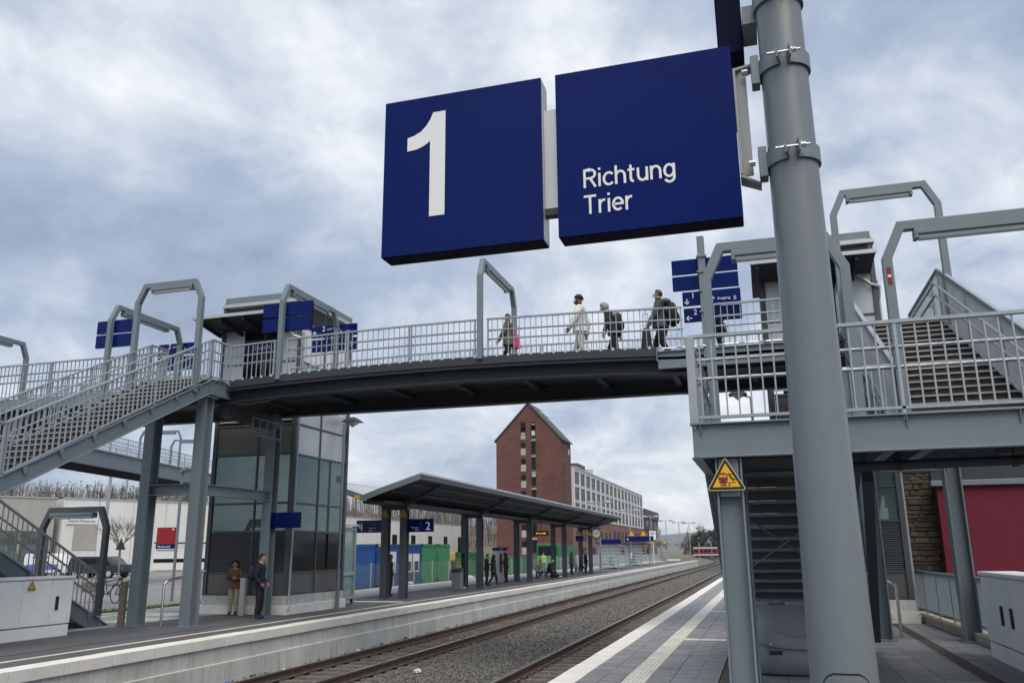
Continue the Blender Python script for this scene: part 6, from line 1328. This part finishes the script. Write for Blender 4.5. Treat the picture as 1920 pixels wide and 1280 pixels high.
# ================================================================ people
def person(label, loc, yaw, H, pose='stand', jacket=(.02, .02, .025), trousers=(.015, .016, .022), shoes=(.02, .02, .02), skin='skin', hair='hairb', head='short', puff=1.0, coat=0, hoodcol=None, group=None, hand_mat=None, lean=0, fingers=True):
    t = thing('person', label, 'person', loc, group)
    J = dict(pel=(0, 0, .52), wai=(0, 0, .61), che=(0, .0, .72), uch=(0, -.005, .795), nec=(0, .0, .85), hb=(0, .014, .885), hc=(0, .02, .932), ht=(0, .012, .975))
    for s_, n in ((-1, 'l'), (1, 'r')):
        J['sh'+n] = (s_*.098, -.005, .80); J['el'+n] = (s_*.128, -.015, .63); J['wr'+n] = (s_*.132, .03, .49); J['ha'+n] = (s_*.130, .042, .45)
        J['hi'+n] = (s_*.05, 0, .49); J['kn'+n] = (s_*.054, .012, .28); J['an'+n] = (s_*.055, -.015, .05); J['to'+n] = (s_*.062, .075, .022)
    def setj(**k):
        for a, b in k.items(): J[a] = b
    if pose == 'walk':
        setj(knr=(.05, .085, .285), anr=(.05, .10, .06), tor=(.055, .185, .045), knl=(-.05, -.02, .285), anl=(-.05, -.15, .085), tol=(-.055, -.075, .03))
        setj(elr=(.125, -.075, .64), wrr=(.13, -.05, .50), har=(.13, -.045, .455), ell=(-.125, .055, .64), wrl=(-.12, .13, .53), hal=(-.118, .15, .495))
    if pose in ('phone', 'reach'):
        setj(elr=(.125, .02, .64), wrr=(.055, .14, .69), har=(.04, .165, .70), ell=(-.125, .02, .64), wrl=(-.05, .14, .67), hal=(-.03, .165, .68), hc=(0, .035, .925), ht=(0, .035, .968))
    if pose == 'pocket':
        setj(elr=(.14, -.035, .645), wrr=(.105, .06, .53), har=(.09, .08, .51), ell=(-.14, -.035, .645), wrl=(-.105, .06, .53), hal=(-.09, .08, .51))
    if pose in ('sit', 'slump'):
        dz = -.265
        for k in list(J):
            if k[:2] in ('pe', 'wa', 'ch', 'uc', 'ne', 'hb', 'hc', 'ht', 'sh', 'el', 'wr', 'ha', 'hi'): J[k] = (J[k][0], J[k][1], J[k][2]+dz)
        far = .10 if pose == 'slump' else 0
        for s_, n in ((-1, 'l'), (1, 'r')):
            J['kn'+n] = (s_*.06, .235+far*.2, .285-far*.4); J['an'+n] = (s_*.058, .25+far*2.2, .05); J['to'+n] = (s_*.06, .335+far*2.2, .03+far*.3)
            J['el'+n] = (s_*.125, .06, .36); J['wr'+n] = (s_*.07, .17, .34); J['ha'+n] = (s_*.05, .20, .345)
        lean = lean or (.42 if pose == 'slump' else .12)
    if lean:
        pz = J['pel'][2]; c, s = math.cos(lean), math.sin(lean)
        for k in ('wai', 'che', 'uch', 'nec', 'hb', 'hc', 'ht', 'shl', 'shr', 'ell', 'elr', 'wrl', 'wrr', 'hal', 'har'):
            x, y, z = J[k]; y2 = y*c+(z-pz)*s; z2 = pz+(z-pz)*c-y*s; J[k] = (x, y2, z2)
        if pose in ('slump',): J['hc'] = (0, J['hb'][1]+.045, J['hb'][2]+.03); J['ht'] = (0, J['hb'][1]+.075, J['hb'][2]+.055)
    RD = dict(pel=(.078, .066), wai=(.074*puff, .06*puff), che=(.086*puff, .064*puff), uch=(.075*puff, .052*puff), nec=(.034, .034), hb=(.036, .04), hc=(.047, .056), ht=(.028, .034))
    for n in 'lr': RD.update({'sh'+n: (.043*puff,)*2, 'el'+n: (.034*puff,)*2, 'wr'+n: (.025*puff,)*2, 'ha'+n: (.02, .024), 'hi'+n: (.058,)*2, 'kn'+n: (.042,)*2, 'an'+n: (.03,)*2, 'to'+n: (.026, .022)})
    names = list(J); idx = {n: i for i, n in enumerate(names)}
    E_ = [('pel', 'wai'), ('wai', 'che'), ('che', 'uch'), ('uch', 'nec'), ('nec', 'hb'), ('hb', 'hc'), ('hc', 'ht')]
    for n in 'lr': E_ += [('uch', 'sh'+n), ('sh'+n, 'el'+n), ('el'+n, 'wr'+n), ('wr'+n, 'ha'+n), ('pel', 'hi'+n), ('hi'+n, 'kn'+n), ('kn'+n, 'an'+n), ('an'+n, 'to'+n)]
    me = bpy.data.meshes.new('skeleton'); me.from_pydata([tuple(Vector(J[n])*H) for n in names], [(idx[a], idx[b]) for a, b in E_], [])
    ob = bpy.data.objects.new('skeleton', me); COL.objects.link(ob); sk = ob.modifiers.new('skin', 'SKIN'); sk.use_smooth_shade = True
    for i, n in enumerate(names):
        sv = me.skin_vertices[0].data[i]; sv.radius = (RD[n][0]*H, RD[n][1]*H); sv.use_root = (n == 'pel')
    ss = ob.modifiers.new('sub', 'SUBSURF'); ss.levels = 2; ss.render_levels = 2
    dg = bpy.context.evaluated_depsgraph_get(); bm_ = bpy.data.meshes.new_from_object(ob.evaluated_get(dg)); bpy.data.objects.remove(ob); bm_.name = 'body'
    # materials by nearest bone
    def cm(c, nm, **k): return MT[c] if isinstance(c, str) else M(nm, c, .8, 0, .12, 14, .15, 60, **k)
    mats = [cm(jacket, 'jacket_cloth'), cm(trousers, 'trouser_cloth'), MT[skin], cm(shoes, 'shoe')]
    bm_.materials.clear()
    for q in mats: bm_.materials.append(q)
    bones = []
    for a, b in E_:
        k = 0
        if b in ('hb', 'hc', 'ht'): k = 2
        elif b[:2] == 'ha': k = 2
        elif b[:2] in ('kn', 'an', 'hi'): k = 1
        elif b[:2] == 'to': k = 3
        bones.append((Vector(J[a])*H, Vector(J[b])*H, k, b))
    for pl in bm_.polygons:
        c = pl.center; best = 9
        for a, b, k, nm in bones:
            ab = b-a; f = max(0, min(1, (c-a).dot(ab)/max(1e-9, ab.length_squared))); dd = (c-(a+ab*f)).length
            if nm[:2] == 'an' and f > .9: kk = 3
            elif nm[:2] == 'kn' and f < coat: kk = 0
            elif nm[:2] == 'hi': kk = 0
            elif nm == 'nec' and f > .8: kk = 2
            else: kk = k
            if dd < best: best = dd; pl.material_index = kk
        pl.use_smooth = True
    cloth = set()
    for pl in bm_.polygons:
        if pl.material_index < 2: cloth.update(pl.vertices)
    nrm = [v.normal.copy() for v in bm_.vertices]; sdv = random.random()*50
    for i in cloth:
        v = bm_.vertices[i]; p = v.co/H; q = Vector((p.x*16+sdv, p.y*16, p.z*26)); k = mnoise.noise(q)*.6+abs(mnoise.noise(q*2.1))*.5
        v.co = v.co+nrm[i]*(k*.013*H)
    Mx = Matrix.Translation(Vector(loc)) @ Matrix.Rotation(yaw, 4, 'Z')
    # fingers and thumb as slim tapered extensions of the same mesh; nose and eyes on the face
    ext = MB(); extm = []
    if fingers:
        for n in 'lr':
            w = Vector(J['wr'+n])*H; h = Vector(J['ha'+n])*H; d = (h-w).normalized(); sd_ = d.cross(Vector((0, 1, 0)) if abs(d.y) < .8 else Vector((1, 0, 0))).normalized(); nn_ = sd_.cross(d)
            for k in range(4):
                L_ = (.040, .046, .043, .034)[k]*H; p = h+nn_*((k-1.5)*.0105*H)-d*.006*H; q = p+d*L_*.55; e = q+(d*.8+sd_*(.45 if n == 'r' else -.45)).normalized()*L_*.45
                f0 = len(ext.f); ext.tube([p, q, e], [.0052*H, .0048*H, .0038*H], 5); extm += [2]*(len(ext.f)-f0)
            p = w.lerp(h, .4)+nn_*.018*H; f0 = len(ext.f); ext.tube([p, p+(d*.6+nn_*.7)*.022*H, p+(d*1.1+nn_*.75)*.034*H], [.006*H, .0055*H, .004*H], 5); extm += [2]*(len(ext.f)-f0)
    hc = Vector(J['hc'])*H; fd = (Vector(J['hc'])-Vector(J['nec'])); fd.x = 0; tilt = math.atan2(fd.y, fd.z)-.22
    Rh = Matrix.Rotation(-tilt, 4, 'X'); Th = Matrix.Translation(hc) @ Rh
    hd = MB(); f0 = len(ext.f)
    nz = MB(); nz.tube([(0, .05*H, .012*H), (0, .062*H, -.012*H), (0, .052*H, -.016*H)], [.004*H, .008*H, .006*H], 6); nz.xf(Th); ext.add(nz.v, nz.f); extm += [2]*(len(ext.f)-f0)
    for s_ in (-1, 1):
        f0 = len(ext.f); er = MB(); er.ball((s_*.047*H, .0, -.004*H), (.006*H, .012*H, .018*H), 6, 4); er.xf(Th); ext.add(er.v, er.f); extm += [2]*(len(ext.f)-f0)
        f0 = len(ext.f); ey = MB(); ey.ball((s_*.019*H, .049*H, .006*H), (.0065*H, .004*H, .0045*H), 6, 4); ey.xf(Th); ext.add(ey.v, ey.f); extm += [3]*(len(ext.f)-f0)
    f0 = len(ext.f); mo = MB(); mo.ball((0, .050*H, -.032*H), (.014*H, .004*H, .004*H), 6, 4); mo.xf(Th); ext.add(mo.v, mo.f); extm += [2]*(len(ext.f)-f0)
    bm2 = bmesh.new(); bm2.from_mesh(bm_); vv = [bm2.verts.new(v) for v in ext.v]
    for f, k in zip(ext.f, extm):
        try: ff = bm2.faces.new([vv[i] for i in f]); ff.material_index = k; ff.smooth = True
        except ValueError: pass
    bm2.transform(Matrix.Rotation(yaw, 4, 'Z')); bm2.to_mesh(bm_); bm2.free()
    o = bpy.data.objects.new('body', bm_); COL.objects.link(o); o.parent = t; WL[o.name] = Vector(loc)
    def cap(nm, mat, rx, ry, rz, cond, dy=0, dz=0, n=14, mm=10):
        b = MB(); b.ball((0, dy*H, dz*H), (rx*H, ry*H, rz*H), n, mm, cond); b.xf(Mx @ Th)
        q = b.build(nm, mat, t, smooth=True); so_ = q.modifiers.new('thick', 'SOLIDIFY'); so_.thickness = .008*H; return q
    if head == 'short': cap('hair', hair, .0515, .0605, .06, lambda c: c.z > -.12+.85*c.y+(.5 if c.y > .3 else 0), -.006, .010)
    if head == 'long':
        cap('hair', hair, .072, .074, .076, lambda c: c.z > .0+.9*c.y, -.008, .010)
        b = MB(); b.ball((0, -.035*H, -.055*H), (.08*H, .045*H, .09*H), 10, 8); b.xf(Mx @ Th); b.build('hair_length', hair, t, smooth=True)
    if head == 'hood':
        cap('hood', cm(hoodcol or jacket, 'hood_cloth'), .064, .072, .074, lambda c: c.y < .55 and c.z > -.85, -.006, .006)
        b = MB(); b.ball((0, -.02*H, -.075*H), (.07*H, .055*H, .032*H), 10, 6); b.xf(Mx @ Th); b.build('hood_collar', cm(hoodcol or jacket, 'hood_cloth'), t, smooth=True)
    if head == 'beanie':
        cap('beanie', cm(hoodcol or (.01, .01, .012), 'beanie_knit'), .056, .064, .066, lambda c: c.z > .05+.25*c.y, -.004, .014)
        cap('beard', hair, .050, .059, .05, lambda c: c.z < -.25 and c.y > .1, .002, -.012)
    if puff > 1.05 or coat:
        pz = Vector(J['pel'])*H; m = MB(); k = 14
        if pose not in ('sit', 'slump'):
            for i, (zz, rx, ry) in enumerate(((.60, .094*puff, .078*puff), (.54, .097*puff, .082*puff), (.49-coat*.2, .102*puff, .088*puff), (.488-coat*.2, .09*puff, .075*puff))):
                for j in range(k): a = 2*math.pi*j/k; m.v.append((math.cos(a)*rx*H, math.sin(a)*ry*H, zz*H))
            for i in range(3):
                for j in range(k): m.f.append((i*k+j, i*k+(j+1) % k, (i+1)*k+(j+1) % k, (i+1)*k+j))
            m.xf(Mx); m.build('jacket_hem', mats[0], t, smooth=True)
    return t, Mx
def backpack(Mx, H, z, label, col, y=-.13, sc=1.0, x=0):
    T = Mx @ Matrix.Translation((x*H, y*H, z*H)); o = T.translation
    t = thing('backpack', label, 'backpack', tuple(o)); mt = M('backpack_cloth', col, .75, 0, .15, 12, .15, 60)
    m = MB(); m.ball((0, 0, 0), (.085*H*sc, .055*H*sc, .125*H*sc), 12, 10)
    m.v = [(math.copysign(abs(v[0]/(.085*H*sc))**.6, v[0])*.085*H*sc, math.copysign(abs(v[1]/(.055*H*sc))**.7, v[1])*.055*H*sc, v[2]) for v in m.v]; m.xf(T); m.build('bag', mt, t, smooth=True)
    m = MB(); m.ball((0, -.05*H*sc, -.04*H*sc), (.06*H*sc, .025*H*sc, .06*H*sc), 10, 8); m.xf(T); m.build('pocket', mt, t, smooth=True)
    for s_ in (-1, 1):
        m = MB(); pts = [(s_*.055*H, .04*H, -.07*H), (s_*.07*H, .13*H, .0), (s_*.065*H, .175*H, .09*H), (s_*.06*H, .13*H, .155*H), (s_*.05*H, .03*H, .12*H)]; m.tube(pts, .009*H, 5); m.xf(T); m.build('strap', mt, t, smooth=True)
    return t
def handbag(loc, size, label, col, name='shoulder_bag'):
    t = thing(name, label, 'bag', loc); mt = col if isinstance(col, str) else M('bag_cloth', col, .7, 0, .1, 10)
    m = MB(); x, y, z = loc; a, b, c = size; m.prism([(x-a/2, y-b/2, z), (x+a/2, y-b/2, z+c*.06), (x+a/2*.62, y-b/2, z+c), (x-a/2*.55, y-b/2, z+c*.94)], (0, b, 0)); m.build('bag', mt, t, bevel=min(a, c)*.18, seg=3)
    m = MB(); m.tube([(x-a*.25, y, z+c), (x-a*.2, y, z+c*1.5), (x+a*.2, y, z+c*1.5), (x+a*.25, y, z+c)], .008, 6); m.build('handle', mt, t, smooth=True)
    return t
D = R
person('woman with curly dark hair in brown jacket and beige trousers looking at her phone', (-13.72, 20.12, 0), D(195), 1.42, 'phone', (.13, .06, .035), (.33, .28, .20), (.03, .03, .03), hair='hairb', head='long', puff=1.12)
m = MB(); m.box(-13.80, -13.66, 19.84, 19.875, .96, 1.02); tag(m.build('phone', 'dark', bevel=.005), 'dark phone held by the woman in the brown jacket', 'phone')
_, mx_ = person('young man in navy jacket and black trousers with a blue backpack', (-12.25, 19.05, 0), D(-80), 1.58, 'pocket', (.004, .007, .022), (.005, .005, .008), (.008, .015, .06), head='short', puff=1.18)
backpack(mx_, 1.58, .70, 'navy blue backpack on the young man at the lift', (.008, .012, .04), -.135, 1.0)
person('person in black mostly hidden behind the first canopy column', (-13.47, 29.4, 0), D(-90), 1.5, 'stand', (.008, .008, .01), (.008, .008, .01), head='hood', puff=1.15, fingers=False)
person('person in black with white shoes carrying a yellow bag beside the waste bin', (-12.86, 35.75, 0), D(-60), 1.54, 'pocket', (.008, .008, .010), (.006, .006, .008), (.6, .6, .6), head='hood', puff=1.1, fingers=False)
handbag((-12.98, 35.5, .62), (.34, .14, .44), 'yellow shoulder bag beside the waste bin', (.62, .42, .05))
person('person in dark jacket with teal shirt at the left of the ticket machine', (-12.82, 38.9, 0), D(-60), 1.48, 'phone', (.012, .014, .02), (.008, .008, .012), head='short', puff=1.15, fingers=False)
person('person in black shiny hooded jacket walking past the ticket machine', (-12.55, 39.1, 0), D(-50), 1.43, 'walk', (.008, .01, .02), (.006, .006, .01), head='hood', puff=1.22, fingers=False)
person('hooded person in black operating the ticket machine', (-13.2, 43.3, 0), D(80), 1.52, 'reach', (.006, .006, .008), (.006, .006, .008), head='hood', puff=1.1, fingers=False)
person('person in pale grey jacket seated with back to the platform edge', (-13.05, 50.0, .0), D(160), 1.5, 'sit', (.35, .33, .31), (.03, .03, .04), head='short', puff=1.15, fingers=False)
person('person in black jacket and white cap slumped forward on the bench with stretched legs', (-12.85, 50.7, .0), D(-65), 1.55, 'slump', (.006, .007, .012), (.008, .009, .02), (.55, .56, .6), head='beanie', hoodcol=(.5, .5, .5), puff=1.2, fingers=False)
handbag((-12.5, 50.9, 0.01), (.5, .35, .42), 'dark blue travel bag on the ground before the slumped bench sitter', (.006, .008, .03), 'travel_bag')
person('hooded person in brown grey coat standing by the third canopy bay', (-12.95, 57.8, 0), D(-110), 1.5, 'phone', (.09, .08, .07), (.012, .012, .018), head='hood', hoodcol=(.03, .015, .015), puff=1.15, fingers=False)
person('person in black seated on the far bench looking at a phone', (-12.9, 60.3, 0), D(-80), 1.5, 'sit', (.006, .006, .008), (.008, .008, .012), head='hood', puff=1.12, fingers=False)
person('person in black coat with white headscarf beside the last canopy column', (-12.9, 62.4, 0), D(-60), 1.58, 'pocket', (.008, .008, .010), (.006, .006, .008), head='hood', hoodcol=(.5, .48, .46), puff=1.15, coat=.3, fingers=False)
person('worker in yellow high visibility jacket behind the mesh fence', (-18.2, 70.5, -.1), D(180), 1.55, 'stand', 'hivis', (.1, .1, .1), head='short', puff=1.2, fingers=False)
person('dark figure seated in the nearer glass shelter', (-13.9, 78, 0), D(-90), 1.5, 'sit', (.01, .01, .012), (.008, .008, .01), head='hood', puff=1.15, fingers=False)
person('figure in pale blue jacket walking between the glass shelters', (-13.1, 85.2, 0), D(150), 1.55, 'walk', (.4, .45, .55), (.3, .3, .33), head='short', puff=1.1, fingers=False)
person('dark figure seated in the farther glass shelter', (-13.9, 92, 0), D(-90), 1.5, 'sit', (.01, .01, .012), (.008, .008, .01), head='hood', puff=1.15, fingers=False)
# on the bridge (walking west)
WEST = D(90)
person('woman in olive jacket walking on the bridge with a pink bag', (-5.5, 18.35, zdeck(-5.5)-.13), WEST, 1.46, 'walk', (.09, .085, .07), (.015, .015, .02), (.02, .02, .02), hair='hairbr', head='short', puff=1.15, coat=.15)
handbag((-5.22, 18.12, zdeck(-5.3)+.38), (.17, .1, .36), 'bright pink bag carried by the woman in olive on the bridge', 'pink')
person('person in all white winter jacket and trousers with black beanie on the bridge', (-3.75, 18.35, zdeck(-3.75)-.13), WEST, 1.79, 'walk', (.66, .65, .62), (.62, .61, .57), (.5, .5, .48), skin='skin2', head='beanie', puff=1.22)
_, mx_ = person('person in grey hood and black jacket bending under a backpack on the bridge', (-2.97, 18.35, zdeck(-3.0)-.13), WEST, 1.60, 'walk', (.008, .008, .01), (.01, .011, .016), head='hood', hoodcol=(.22, .24, .25), puff=1.15, lean=.3)
backpack(mx_, 1.60, .67, 'black backpack on the grey hooded person on the bridge', (.008, .008, .01), -.06, 1.15)
_, mx_ = person('man in dark grey hooded jacket with a large backpack walking on the bridge', (-1.92, 18.35, zdeck(-2.0)-.13), WEST, 1.80, 'walk', (.055, .065, .075), (.008, .009, .014), (.02, .025, .05), hair='hairbr', head='short', puff=1.22)
b = MB(); b.ball((-1.80, 18.35, zdeck(-2)+1.36), (.15, .17, .09), 10, 7); o = tag(b.build('jacket_hood', M('hood_grey', (.06, .075, .085), .8), smooth=True), 'folded grey hood at the neck of the man with the large backpack', 'hood')
backpack(mx_, 1.80, .66, 'large black backpack on the man in the dark grey jacket', (.008, .008, .01), -.15, 1.25)
handbag((-2.22, 18.1, zdeck(-2.2)+.12), (.26, .2, .62), 'black holdall carried before the man in the dark grey jacket', (.01, .012, .016), 'holdall')
person('person in black standing behind the square sign post on the bridge', (-.66, 18.6, ZT-.13), D(-90), 1.6, 'pocket', (.006, .007, .01), (.006, .007, .012), head='hood', puff=1.2)
# ================================================================ air
hz = bpy.data.materials.new('haze_air'); hz.use_nodes = True; hn = hz.node_tree.nodes; hn.clear()
ho = hn.new('ShaderNodeOutputMaterial'); pvn = hn.new('ShaderNodeVolumePrincipled'); pvn.inputs['Color'].default_value = (.86, .92, 1, 1); pvn.inputs['Density'].default_value = 1.35e-4; pvn.inputs['Anisotropy'].default_value = .1
hz.node_tree.links.new(pvn.outputs[0], ho.inputs['Volume'])
m = MB(); m.box(-6100, 6100, -6100, 6100, -22, 95); o = m.build('haze', hz, loc=(0, 0, -22)); tag(o, 'thin bluish haze over the whole view', 'haze', kind='stuff')
